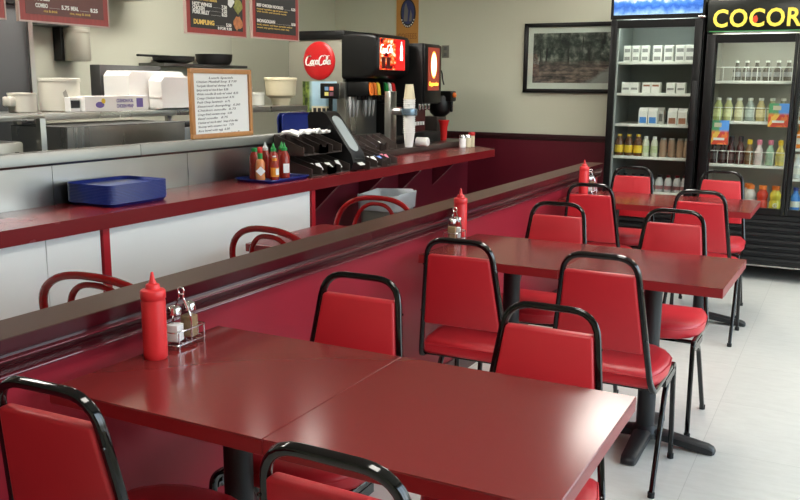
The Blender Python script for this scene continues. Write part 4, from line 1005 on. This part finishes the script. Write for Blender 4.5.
# ================================================================== BACK WALL
pf = thing('framed_picture', 'black-framed woodland landscape picture with wide white mat on the back wall', 'picture', (0, 0, 0))
px0, px1, pz0, pz1 = -1.065, -.215, 1.395, 2.008
m = MB()
for (a, b2, c, d) in ((px0, px1, pz0, pz0 + .035), (px0, px1, pz1 - .035, pz1), (px0, px0 + .035, pz0, pz1), (px1 - .035, px1, pz0, pz1)): m.box(a, b2, 5.965, 5.998, c, d, bev=.003)
m.build('frame', M['blackplastic'], pf)
MB().box(px0 + .03, px1 - .03, 5.985, 5.996, pz0 + .03, pz1 - .03).build('mat', mat('picture_mat', (234, 234, 220), .7), pf)
def forest(nt):
    tc = node(nt, 'ShaderNodeTexCoord'); sp = node(nt, 'ShaderNodeSeparateXYZ'); nt.links.new(tc.outputs['Generated'], sp.inputs[0])
    def noise(scale, st, det=8, rough=.65):
        mp = node(nt, 'ShaderNodeMapping'); mp.inputs['Scale'].default_value = st; nt.links.new(tc.outputs['Generated'], mp.inputs[0])
        n = node(nt, 'ShaderNodeTexNoise'); n.inputs['Scale'].default_value = scale; n.inputs['Detail'].default_value = det; n.inputs['Roughness'].default_value = rough
        nt.links.new(mp.outputs[0], n.inputs['Vector']); return n.outputs['Fac']
    def mix(f, a, b, mode='MIX'):
        m = node(nt, 'ShaderNodeMix', data_type='RGBA', blend_type=mode)
        if isinstance(f, float): m.inputs[0].default_value = f
        else: nt.links.new(f, m.inputs[0])
        for k, v in ((6, a), (7, b)):
            if isinstance(v, tuple): m.inputs[k].default_value = lin(v)
            else: nt.links.new(v, m.inputs[k])
        return m.outputs[2]
    fol = ramp(nt, noise(5.0, (1.7, 1, 1.1)), [(.36, (38, 42, 40)), (.48, (82, 90, 80)), (.56, (134, 136, 124)), (.66, (200, 198, 184))])
    big = ramp(nt, noise(2.2, (1.6, 1, 1.0), 2), [(.38, (120, 120, 120)), (.6, (255, 255, 255))])
    up = mix(.8, fol, big, 'MULTIPLY')
    trunk = ramp(nt, noise(3.0, (6.0, 1, .35), 2), [(.60, (0, 0, 0)), (.64, (255, 255, 255))])
    up = mix(trunk, up, (40, 38, 34))
    low = ramp(nt, noise(4.0, (1.6, 1, 3.2)), [(.36, (44, 40, 38)), (.5, (108, 92, 84)), (.62, (160, 136, 122))])
    k = ramp(nt, sp.outputs['Z'], [(.34, (0, 0, 0)), (.46, (255, 255, 255))])
    c = mix(k, low, up)
    # pale path in the lower right corner
    a = node(nt, 'ShaderNodeMath', operation='SUBTRACT'); nt.links.new(sp.outputs['X'], a.inputs[0]); nt.links.new(sp.outputs['Z'], a.inputs[1])
    b2 = node(nt, 'ShaderNodeMath', operation='MULTIPLY_ADD'); nt.links.new(noise(7.0, (1, 1, 1), 5), b2.inputs[0]); b2.inputs[1].default_value = .35; nt.links.new(a.outputs[0], b2.inputs[2])
    p = ramp(nt, b2.outputs[0], [(.80, (0, 0, 0)), (.92, (255, 255, 255))])
    return mix(p, c, (170, 168, 160))
M['forest'] = ramp_mat('woodland_print', forest, .7)
MB().box(px0 + .085, px1 - .06, 5.983, 5.9855, pz0 + .088, pz1 - .088).build('print', M['forest'], pf)
MB().box(px0 + .03, px1 - .03, 5.974, 5.976, pz0 + .03, pz1 - .03).build('glass', M['winglass'], pf)

bn = thing('banner', 'orange wall banner with round blue emblem above the coffee machine', 'banner', (0, 0, 0))
MB().box(-2.392, -2.155, 5.992, 5.998, 1.70, 2.62).build('cloth', mat('orange_banner', (196, 138, 64), .6, var=.12, vscale=6), bn)
MB().box(-2.40, -2.392, 5.990, 5.998, 1.70, 2.62).build('edge', M['cream'], bn)
def disc(mb, x, y, z, rx, rz, t): mb.x = Matrix.Translation((x, y, z)) @ Matrix.Rotation(PI / 2, 4, 'X'); mb.lathe([(rx, 0), (rx, t)], seg=36, sy=rz / rx); return mb
disc(MB(), -2.265, 5.992, 2.135, .083, .135, .003).build('emblem_ring', mat('emblem_dark', (28, 32, 36), .5), bn)
disc(MB(), -2.265, 5.989, 2.145, .068, .112, .002).build('emblem_field', mat('emblem_blue', (48, 58, 110), .5, var=.4, vscale=14), bn)
m = MB()
m.prism([(-2.31, 2.06), (-2.27, 2.06), (-2.262, 2.16), (-2.285, 2.235), (-2.30, 2.20)], 'y', 5.984, 5.987); m.prism([(-2.25, 2.06), (-2.225, 2.06), (-2.22, 2.12), (-2.235, 2.17)], 'y', 5.984, 5.987)
m.build('emblem_figures', mat('emblem_grey', (120, 118, 116), .6), bn)
m = MB()
for k in range(9):
    a = math.radians(-150 + k * 15); m.x = Matrix.Translation((-2.265 + .075 * math.cos(a), 0, 2.135 + .123 * math.sin(a))); m.box(-.005, .005, 5.986, 5.9885, -.006, .006)
m.build('emblem_lettering', M['letterwhite'], bn)
text_mb([('COFFEES', -2.375, 1.895, .075, dict(fit=.205))], Matrix.Translation((0, 5.9915, 0)) @ FY, .0005).build('lettering', mat('banner_letter', (150, 94, 40), .6), bn)
ol = thing('power_outlet', 'grey outlet plate on the back wall beside the coffee machine', 'outlet', (-1.862, 5.9985, 1.77))
MB().box(-.036, .036, -.006, 0, -.058, .058, bev=.002).build('plate', M['outlet'], ol)
m = MB()
for z in (-.028, .028): m.box(-.015, .015, -.009, -.006, z - .016, z + .016)
m.build('sockets', M['steeldark'], ol)
hk = thing('wire_hook', 'bent black cord hook on the cappuccino machine side', 'hook', (-1.50, 5.06, 1.58))
MB().tube(fillet([(0, -.0098, 0), (.0, .06, 0), (.005, .075, -.03), (.0, .10, -.09), (.0, .125, -.12)], .03, 4), .006, 8).build('wire', M['blackmatte'], hk)

# ================================================================== DRINK COOLERS
FYC = 5.30           # front plane of the doors
def cooler(label, x0, x1, doors, zt, z_door0, z_door1, shelf_z, liner, kick=.12, name='drink_cooler', head=None, shelf_mat='shelfwire', wire=False):
    t = thing(name, label, 'cooler', (0, 0, 0))
    yb_ = 5.96
    # cabinet: five panels and the plinth
    m = MB(); w = .035
    m.box(x0, x0 + w, FYC + .05, yb_, kick, zt); m.box(x1 - w, x1, FYC + .05, yb_, kick, zt); m.box(x0, x1, yb_ - .03, yb_, kick, zt)
    m.box(x0, x1, FYC + .05, yb_, zt - .05, zt); m.box(x0, x1, FYC + .05, yb_, kick, z_door0 - .005)
    m.build('cabinet', M['blackmatte'], t)
    m = MB()
    m.box(x0 + w, x0 + w + .004, FYC + .06, yb_ - .03, z_door0, zt - .05); m.box(x1 - w - .004, x1 - w, FYC + .06, yb_ - .03, z_door0, zt - .05)
    m.box(x0 + w, x1 - w, yb_ - .036, yb_ - .03, z_door0, zt - .05); m.box(x0 + w, x1 - w, FYC + .06, yb_ - .03, z_door1 + .01, z_door1 + .02); m.box(x0 + w, x1 - w, FYC + .06, yb_ - .03, z_door0 - .004, z_door0)
    m.build('liner', M[liner], t)
    # lower grille
    g = MB(); g.box(x0, x1, FYC + .03, FYC + .05, kick, z_door0 - .01)
    for k in range(7):
        z = kick + .03 + k * (z_door0 - .06 - kick) / 7; g.prism([(FYC + .03, z), (FYC + .012, z + .008), (FYC + .012, z + .03), (FYC + .03, z + .036)], 'x', x0 + .02, x1 - .02)
    g.build('grille', M['blackmatte'], t)
    MB().box(x0, x1, FYC + .005, FYC + .03, kick - .006, kick + .004).build('kick_strip', M['steel'], t)
    for xx in (x0 + .06, x1 - .06):
        for yy in (FYC + .16, yb_ - .08): MB().lathe([(.025, 0), (.025, .02), (.018, .03), (.018, kick)], (xx, yy, 0), 12).build('foot', M['iron'], t)
    # doors
    for (d0, d1, fl, fr) in doors:
        m = MB(); y0_, y1_ = FYC, FYC + .045
        m.box(d0, d0 + fl, y0_, y1_, z_door0, z_door1, bev=.003); m.box(d1 - fr, d1, y0_, y1_, z_door0, z_door1, bev=.003)
        m.box(d0 + fl, d1 - fr, y0_, y1_, z_door0, z_door0 + .045); m.box(d0 + fl, d1 - fr, y0_, y1_, z_door1 - .06, z_door1)
        d = m.build('door', M['blackplastic'], t)
        MB().box(d0 + fl - .002, d1 - fr + .002, FYC + .018, FYC + .024, z_door0 + .043, z_door1 - .058).build('glass_pane', M['glass'], d)
        MB().box(d1 - fr + .012, d1 - .012, y0_ - .012, y0_, 1.05, 1.5, bev=.004).build('handle', M['blackmatte'], d)
        q = MB(); gx = .012
        q.box(d0 + fl - .001, d0 + fl + gx, FYC + .026, FYC + .05, z_door0 + .04, z_door1 - .055); q.build('gasket', M['gasketpale'] if not wire else M['blackmatte'], d)
        MB().box(d0 + fl + .03, d1 - fr - .03, FYC + .058, FYC + .085, z_door1 - .035, z_door1 - .015, bev=.004).build('light_tube', M['led'], t)
    for di, (d0, d1, fl, fr) in enumerate(doors):
        for z in (shelf_z[di] if isinstance(shelf_z[0], list) else shelf_z):
            s = MB(); a, b2 = d0 + fl + .008, d1 - fr - .008
            if d0 == doors[0][0]: a = x0 + w + .012
            s.box(a, b2, FYC + .115, FYC + .128, z - .022, z, bev=.002)
            s.box(a, b2, FYC + .128, yb_ - .06, z - .006, z - .001)
            sh = s.build('shelf', M[shelf_mat], t)
            if wire and z > .6:
                r = MB(); hr = .10
                r.tube([(a, FYC + .112, z + hr), (b2, FYC + .112, z + hr)], .0028, 6)
                nn = 7
                for k in range(nn + 1):
                    x = a + (b2 - a) * k / nn; r.tube([(x, FYC + .112, z - .01), (x, FYC + .112, z + hr)], .0024, 6)
                r.build('shelf_fence', M['shelfwire'], sh)
    return t
c1 = cooler('black single-door cooler with blue lit header, stocked with cartons and milk', -.118, .590, [(-.112, .584, .050, .058)], 2.26, .50, 1.965, [1.652, 1.405, 1.160, .900, .620], 'coolerwall')
def blue_sky(nt):
    tc = node(nt, 'ShaderNodeTexCoord'); sp = node(nt, 'ShaderNodeSeparateXYZ'); nt.links.new(tc.outputs['Generated'], sp.inputs[0])
    mp = node(nt, 'ShaderNodeMapping'); mp.inputs['Scale'].default_value = (4, 1, 1.3); nt.links.new(tc.outputs['Generated'], mp.inputs[0])
    ns = node(nt, 'ShaderNodeTexNoise'); ns.inputs['Scale'].default_value = 3.5; ns.inputs['Detail'].default_value = 6; nt.links.new(mp.outputs[0], ns.inputs['Vector'])
    ad = node(nt, 'ShaderNodeMath', operation='MULTIPLY_ADD'); nt.links.new(ns.outputs['Fac'], ad.inputs[0]); ad.inputs[1].default_value = .45; nt.links.new(sp.outputs['Z'], ad.inputs[2])
    return ramp(nt, ad.outputs[0], [(.20, (150, 186, 226)), (.33, (92, 136, 200)), (.46, (36, 84, 172)), (.62, (70, 124, 204)), (.76, (232, 240, 248)), (.9, (120, 170, 226))])
M['bluesign'] = ramp_mat('blue_header', blue_sky, .3, .3)
MB().box(-.098, .572, FYC + .01, FYC + .05, 2.005, 2.24).build('header_sign', M['bluesign'], c1)
m = MB(); m.box(-.118, .59, FYC, FYC + .05, 1.972, 2.003); m.box(-.118, -.100, FYC, FYC + .05, 2.003, 2.26); m.box(.574, .59, FYC, FYC + .05, 2.003, 2.26); m.box(-.10, .574, FYC, FYC + .05, 2.242, 2.26); m.build('header_frame', M['blackplastic'], c1)
MB().box(.545, .60, FYC - .012, FYC, 1.968, 1.985, bev=.004).build('hinge', M['chrome'], c1)
c2 = cooler('wide black double-door cooler with yellow lettering on its header', .612, 1.90, [(.618, 1.252, .066, .022), (1.256, 1.894, .026, .066)], 2.09, .515, 1.842, [[1.505, 1.203, .872, .535], [1.45, 1.215, 1.01, .785, .535]], 'coolerliner', wire=True)
MB().box(.612, 1.90, FYC + .0, FYC + .05, 1.86, 2.09, bev=.003).build('header_sign', mat('header_black', (16, 22, 16), .3), c2)
M['coco'] = mat('coco_yellow', (226, 204, 90), .4, emit=(236, 200, 50), estr=.35, var=.25, vscale=9)
text_mb([('COCORICO', .648, 1.898, .178, dict(fit=.895, bold=.004, space=1.06))], Matrix.Translation((0, FYC - .001, 0)) @ FY, .001).build('lettering', M['coco'], c2)
m = MB(); m.prism([(.930, 1.935), (.945, 1.92), (.96, 1.93), (.965, 1.95), (.955, 1.975), (.94, 1.97), (.93, 1.955)], 'y', FYC - .004, FYC - .002); m.build('red_flare_mark', mat('red_flare_mark', (206, 66, 40), .4, emit=(206, 60, 30), estr=.3), c2)  # red-orange flare on the sign painted as a glowing shape
MB().box(.63, 1.88, FYC - .003, FYC, 1.862, 1.868).build('green_edge', mat('green_edge', (70, 130, 80), .3, emit=(60, 150, 80), estr=.3), c2)

# ---- stock on the shelves
SY = FYC + .17
def carton(label, x, z, w, h, d, mbody, mprint, group=None, gable=False, y=None, band=(.15, .6)):
    y = SY if y is None else y
    t = thing('drink_carton', label, 'carton', (x, y, z), 0, group)
    m = MB()
    if gable:
        m.box(-w / 2, w / 2, -d / 2, d / 2, 0, h * .76); m.prism([(-d / 2, h * .76), (d / 2, h * .76), (.004, h * .96), (.004, h), (-.004, h), (-.004, h * .96)], 'x', -w / 2, w / 2)
    else: m.box(-w / 2, w / 2, -d / 2, d / 2, 0, h, bev=.002, seg=1)
    m.build('box', mbody, t)
    MB().box(-w * .38, w * .38, -d / 2 - .0008, -d / 2, h * band[0], h * band[1]).build('print', mprint, t); return t
M['cartonwhite'] = mat('carton_white', (226, 224, 216), .5)
M['printgrey'] = mat('print_grey', (140, 138, 134), .6, var=.4, vscale=60)
M['printblue'] = mat('print_blue', (70, 130, 200), .5)
M['printbrown'] = mat('print_brown', (150, 96, 70), .5)
g = 'white cartons on the top shelf of the left cooler'
for i, x in enumerate((-.005, .063, .135, .232, .318, .405, .478)):
    for k in range(2):
        carton('%s white carton of the %s pile on the cooler\'s top shelf, under the blue header' % (('lower', 'upper')[k], ORD[i]), x, 1.653 + k * .062, .056 + .012 * (i > 2), .061, .06, M['cartonwhite'], M['printgrey'], g)
g = 'white cartons on the second shelf of the left cooler'
for i, (x, c) in enumerate(((.0, 0), (.068, 0), (.165, 1), (.235, 1), (.352, 0), (.430, 0))):
    carton('%s low white carton%s along the second shelf under the blue header' % (ORD[i], ' with brown top' if c else ''), x, 1.406, .066, .082, .08, M['cartonwhite'], M['printbrown'] if c else M['printgrey'], g, band=(.62, .8) if c else (.3, .5))
for i, x in enumerate((.150, .226)):
    carton('%s blue and white milk carton on the middle cooler shelf' % ('left-hand', 'right-hand')[i], x, 1.161, .070, .130, .07, M['cartonwhite'], M['printblue'], 'blue and white milk cartons', gable=True, band=(.05, .42))
for i, x in enumerate((.155, .231)):
    carton('milk carton standing behind the %s blue and white one' % ('left-hand', 'right-hand')[i], x + .03, 1.161, .070, .130, .07, M['cartonwhite'], M['printgrey'], 'milk cartons in the second row', gable=True, y=SY + .09)
for i, x in enumerate((.378, .455)):
    carton('%s white carton with brown print on the middle cooler shelf' % ('left-hand', 'right-hand')[i], x, 1.161, .070, .130, .07, M['cartonwhite'], M['printbrown'], 'brown-printed cartons', gable=True, band=(.05, .40))
M['tea'] = mat('brown_tea', (86, 52, 30), .25); M['yellab'] = mat('yellow_label', (222, 184, 40), .5, var=.25, vscale=40)
M['milkgreen'] = mat('pale_drink', (206, 208, 186), .35); M['greenlab'] = mat('green_white_label', (186, 196, 150), .5, var=.4, vscale=50)
M['jarbrown'] = mat('latte_brown', (150, 122, 98), .3); M['silvercap'] = mat('silver_cap', (170, 170, 166), .3, metal=.7)
P1 = [(.032, 0), (.0355, .004), (.0355, .11), (.030, .13), (.019, .15), (.018, .158)]
for i, x in enumerate((-.034, .042, .118)):
    bottle('tea_bottle', '%s brown tea bottle with yellow label, fourth shelf of the milk cooler' % ORD[i], 'bottle', (x, SY, .901), P1, M['tea'], [(.019, .156), (.019, .172), (.001, .173)], M['yellab'], [(.0356, .025), (.0356, .085)], M['yellab'], 'brown tea bottles with yellow labels')
for i, x in enumerate((.180, .248)):
    bottle('milk_bottle', '%s slim white bottle next to the yellow-labelled tea bottles' % ('left-hand', 'right-hand')[i], 'bottle', (x, SY, .901), [(.025, 0), (.028, .004), (.028, .10), (.022, .125), (.014, .14)], M['milkgreen'], [(.0165, .139), (.0165, .160), (.001, .161)], M['white'], [(.0282, .03), (.0282, .085)], M['greenlab'], 'slim white bottles')
for i, x in enumerate((.318, .385, .450, .505)):
    bottle('coffee_jar', '%s brown coffee drink bottle on the fourth shelf of the milk cooler' % ORD[i], 'bottle', (x, SY, .901), [(.027, 0), (.0305, .004), (.0305, .055), (.027, .068), (.0305, .085), (.026, .125), (.020, .138)], M['jarbrown'], [(.0225, .137), (.0225, .150), (.001, .151)], M['silvercap'], None, None, 'brown coffee drink bottles')
M['darkcap'] = mat('dark_cap', (26, 26, 30), .4); M['jug'] = mat('jug_white', (196, 196, 194), .4); M['juglab'] = mat('jug_label', (150, 96, 96), .5, var=.5, vscale=60)
for i, x in enumerate((-.038, .03, .097, .165, .235, .305, .375, .445, .505)):
    bottle('water_jug', '%s dark-capped white bottle along the lowest shelf of the milk cooler' % ORD[i], 'bottle', (x, SY, .621), [(.028, 0), (.031, .004), (.031, .075), (.022, .105), (.013, .118)], M['jug'], [(.017, .117), (.017, .135), (.001, .136)], M['darkcap'] if i < 6 else mat('dkred%d' % i, (110, 24, 28), .4), [(.0312, .02), (.0312, .05)], M['juglab'], 'dark-capped bottles on the lowest shelf')
# right cooler, first door
M['darkdrink'] = mat('dark_drink', (84, 76, 66), .2); M['clearcap'] = mat('pale_cap', (206, 204, 190), .4)
for i, x in enumerate((.83, .90, .97, 1.045, 1.12, 1.19)):
    bottle('drink_bottle', '%s dark glass bottle on the top wire shelf under the yellow lettering' % ORD[i], 'bottle', (x, SY, 1.506), [(.027, 0), (.030, .004), (.030, .075), (.02, .10), (.013, .115), (.0125, .135)], M['darkdrink'], [(.0145, .134), (.0145, .148), (.001, .149)], M['clearcap'], [(.0302, .03), (.0302, .065)], M['printgrey'], 'dark bottles on the top wire shelf')
yl = [(170, 176, 110), (176, 176, 120), (172, 168, 128), (150, 160, 150), (176, 160, 110), (160, 160, 120), (150, 150, 120)]
for i, x in enumerate((.715, .790, .868, .945, 1.022, 1.10, 1.175)):
    bottle('juice_bottle', '%s pale juice bottle on the second wire shelf under the yellow lettering' % ORD[i], 'bottle', (x, SY, 1.204), [(.030, 0), (.034, .004), (.034, .095), (.030, .115), (.018, .14), (.016, .155)], mat('pale_juice%d' % i, yl[i], .25), [(.0185, .154), (.0185, .172), (.001, .173)], M['clearcap'], [(.0342, .03), (.0342, .085)], mat('juice_label%d' % i, tuple(min(255, c + 40) for c in yl[i]), .5, var=.3, vscale=40), 'pale juice bottles')
dk_ = [((50, 34, 30), 'darkcap', 'dark brown bottle at the hinge side of the third wire shelf'), ((54, 36, 32), 'darkcap', 'second dark brown bottle on the third wire shelf'), ((60, 30, 26), 'darkcap', 'third dark brown bottle, taller, on the third wire shelf'), ((66, 34, 28), 'darkcap', 'fourth dark brown bottle on the third wire shelf'),
       ((120, 90, 60), 'yellab', 'brown bottle with yellow cap on the third wire shelf'), ((206, 190, 184), 'pinkpaper', 'whitish bottle with pink cap on the third wire shelf'), ((160, 190, 160), 'pinkpaper', 'pale green bottle with pinkish cap on the third wire shelf'), ((222, 204, 110), 'yellab', 'yellow bottle with yellow cap on the third wire shelf')]
for i, x in enumerate((.705, .770, .832, .900, .965, 1.035, 1.115, 1.185)):
    c, cp, lb = dk_[i]; h = 1.0 if i > 3 else (.85 if i < 2 else 1.12)
    bottle('drink_bottle', lb, 'bottle', (x, SY, .873), [(.028, 0), (.031, .004), (.031, .09 * h), (.026, .115 * h), (.015, .14 * h), (.0145, .155 * h)], mat('drink%d' % i, c, .25), [(.0185, .154 * h), (.019, .185 * h), (.015, .19 * h), (.001, .191 * h)], M[cp], [(.0312, .03), (.0312, .075)], mat('drinklab%d' % i, tuple(int(v * .8 + 30) for v in c), .5, var=.4, vscale=50), None)
SP = [(.030, 0), (.036, .006), (.036, .05), (.030, .065), (.036, .085), (.035, .105), (.022, .128), (.021, .134)]
for i, (x, c, nm, cc) in enumerate(((.975, (206, 190, 184), 'clear sports drink bottle with orange cap', 'orange'), (1.000, (196, 186, 176), 'pale sports drink bottle with red-orange cap behind the table corner', 'orange'), (1.088, (196, 56, 34), 'red sports drink bottle with orange cap', 'orange'), (1.180, (224, 208, 70), 'yellow sports drink bottle with white letter and orange cap', 'orange'))):
    t = bottle('sports_drink_bottle', nm + ' on the lowest cooler shelf', 'bottle', (x, SY - .02 + (.10 if i == 0 else 0), .536), [(r * 1.15, z * 1.15) for r, z in SP], mat('sport%d' % i, c, .25), [(.0285, .152), (.0285, .182), (.001, .183)], M[cc], [(.0355, .058), (.0355, .07)], M['clearcap'])
    if i == 3: text_mb([('G', -.014, .022, .045, dict(bold=.001))], Matrix.Translation((0, -.0425, 0)) @ FY, .0008).build('lettering', M['letterwhite'], t)
# printed price cards hanging from the shelf fronts
def fruit(nt):
    tc = node(nt, 'ShaderNodeTexCoord'); sp = node(nt, 'ShaderNodeSeparateXYZ'); nt.links.new(tc.outputs['Generated'], sp.inputs[0])
    vo = node(nt, 'ShaderNodeTexVoronoi'); vo.inputs['Scale'].default_value = 4.0; mp = node(nt, 'ShaderNodeMapping'); mp.inputs['Scale'].default_value = (1, .01, 1); nt.links.new(tc.outputs['Generated'], mp.inputs[0]); nt.links.new(mp.outputs[0], vo.inputs['Vector'])
    s2 = node(nt, 'ShaderNodeSeparateColor'); nt.links.new(vo.outputs['Color'], s2.inputs[0])
    a = ramp(nt, s2.outputs[0], [(0, (200, 70, 50)), (.3, (222, 120, 60)), (.55, (230, 180, 80)), (.8, (200, 60, 70))], 'CONSTANT')
    b2 = ramp(nt, sp.outputs['X'], [(0, (70, 140, 90)), (.45, (90, 150, 110)), (.55, (90, 150, 220))])
    k = ramp(nt, sp.outputs['Z'], [(.50, (0, 0, 0)), (.62, (255, 255, 255))])
    mx = node(nt, 'ShaderNodeMix', data_type='RGBA'); nt.links.new(k, mx.inputs[0]); nt.links.new(a, mx.inputs[6]); nt.links.new(b2, mx.inputs[7]); return mx.outputs[2]
M['fruit'] = ramp_mat('fruit_card', fruit, .4, .12)
for (x, z, w, h, lb) in ((1.155, 1.165, .14, .175, 'colourful fruit card hanging on the second wire shelf'), (.745, 1.02, .135, .185, 'colourful fruit card hanging at the hinge side of the third wire shelf')):
    q = thing('price_card', lb, 'card', (x, FYC + .103, z))
    MB().box(-w / 2, w / 2, 0, .003, 0, h).build('card', M['fruit'], q); MB().box(-w * .3, w * .3, -.001, 0, h * .18, h * .28).build('caption_strip', M['paper'], q)
    MB().box(-w * .3, w * .1, -.001, 0, h * .72, h * .9).build('caption_strip', M['cream'], q)
# second door, only its edge shows
for (x, z, c, cp, lb) in ((1.315, 1.011, (226, 130, 50), 'orange', 'orange juice bottle behind the cut-off second door of the lettered cooler'), (1.31, .786, (190, 192, 190), 'clearcap', 'clear water bottle behind the cut-off second door of the lettered cooler'), (1.318, .536, (60, 120, 190), 'blue', 'blue drink bottle behind the cut-off second door of the lettered cooler'), (1.325, 1.216, (200, 150, 110), 'clearcap', 'tan drink bottle high behind the cut-off second door of the lettered cooler')):
    bottle('drink_bottle', lb, 'bottle', (x, SY, z), [(.030, 0), (.034, .004), (.034, .09), (.028, .115), (.016, .14), (.0155, .155)], mat('edge_drink_%d' % c[0], c, .25), [(.019, .154), (.019, .178), (.001, .179)], M[cp], [(.0342, .03), (.0342, .075)], M['clearcap'])

# ================================================================== LAMPS
def troffer(label, x, y, w=.6, l=1.2, dm='lamp'):
    t = thing('ceiling_light', label, 'light', (x, y, ZC))
    m = MB()
    for (a, b2, c, d) in ((-w / 2, w / 2, -l / 2, -l / 2 + .03), (-w / 2, w / 2, l / 2 - .03, l / 2), (-w / 2, -w / 2 + .03, -l / 2, l / 2), (w / 2 - .03, w / 2, -l / 2, l / 2)): m.box(a, b2, c, d, -.045, -.0005)
    m.build('frame', M['lampbody'], t)
    MB().box(-w / 2 + .03, w / 2 - .03, -l / 2 + .03, l / 2 - .03, -.035, -.02).build('diffuser', M[dm], t)
for (x, y, w) in ((1.0, -.6, 'above the near dining table'), (1.0, 2.6, 'above the dining row'), (-1.9, .6, 'above the kitchen shelf, camera side'), (-1.9, 2.9, 'above the kitchen shelf, soda machine side'), (2.4, 4.2, 'in front of the coolers'), (.2, 4.9, 'added above the partition end to brighten the back wall')):  # the last panel is added to brighten the back wall
    troffer('white ceiling light panel ' + w, x, y, dm='klamp' if x < -1 else 'lamp')

# ================================================================== DAYLIGHT
wd = bpy.data.worlds.new('daylight'); SC.world = wd; wd.use_nodes = True; nt = wd.node_tree
bg = nt.nodes['Background']
tc = nt.nodes.new('ShaderNodeTexCoord'); sp = nt.nodes.new('ShaderNodeSeparateXYZ'); nt.links.new(tc.outputs['Generated'], sp.inputs[0])
c = ramp(nt, sp.outputs['Z'], [(0.0, (120, 118, 112)), (.02, (150, 150, 146)), (.10, (226, 234, 240)), (.6, (200, 220, 244))])
nt.links.new(c, bg.inputs['Color']); bg.inputs['Strength'].default_value = WORLD
def portal(name, loc, rot, sx, sy):
    l = bpy.data.lights.new(name, 'AREA'); l.shape = 'RECTANGLE'; l.size = sx; l.size_y = sy; l.cycles.is_portal = True
    o = bpy.data.objects.new(name, l); COL.objects.link(o); o.location = loc; o.rotation_euler = rot
for k, (a, b2) in enumerate([(-.9, 1.1), (1.3, 3.3), (3.5, 5.5)]): portal('window_daylight', (XR + .09, (a + b2) / 2, 1.4), (0, PI / 2, 0), 2.1, 2.0)

# ================================================================== CAMERA
cam = bpy.data.cameras.new('camera'); co = bpy.data.objects.new('camera', cam); COL.objects.link(co); SC.camera = co
F, YAW, PIT, ROL = 858.7, -.479, .1895, .0083
fw = Vector((math.sin(YAW) * math.cos(PIT), math.cos(YAW) * math.cos(PIT), -math.sin(PIT)))
r = Vector((math.cos(YAW), -math.sin(YAW), 0)); u = r.cross(fw)
r2 = r * math.cos(ROL) + u * math.sin(ROL); u2 = -r * math.sin(ROL) + u * math.cos(ROL)
Rm = Matrix((r2, u2, -fw)).transposed().to_4x4()
co.matrix_world = Matrix.Translation((1.6459, -1.6678, 1.4501)) @ Rm
cam.sensor_fit = 'HORIZONTAL'; cam.sensor_width = 36; cam.lens = F / 800 * 36; cam.clip_start = .05
SC.view_settings.view_transform = 'Standard'; SC.view_settings.look = 'None'; SC.view_settings.gamma = 1; SC.view_settings.use_curve_mapping = False
SC.view_settings.exposure = EXPO
SC.cycles.max_bounces = 8; SC.cycles.diffuse_bounces = 4; SC.cycles.transparent_max_bounces = 16
SC.cycles.caustics_reflective = False; SC.cycles.caustics_refractive = False; SC.cycles.sample_clamp_indirect = 6
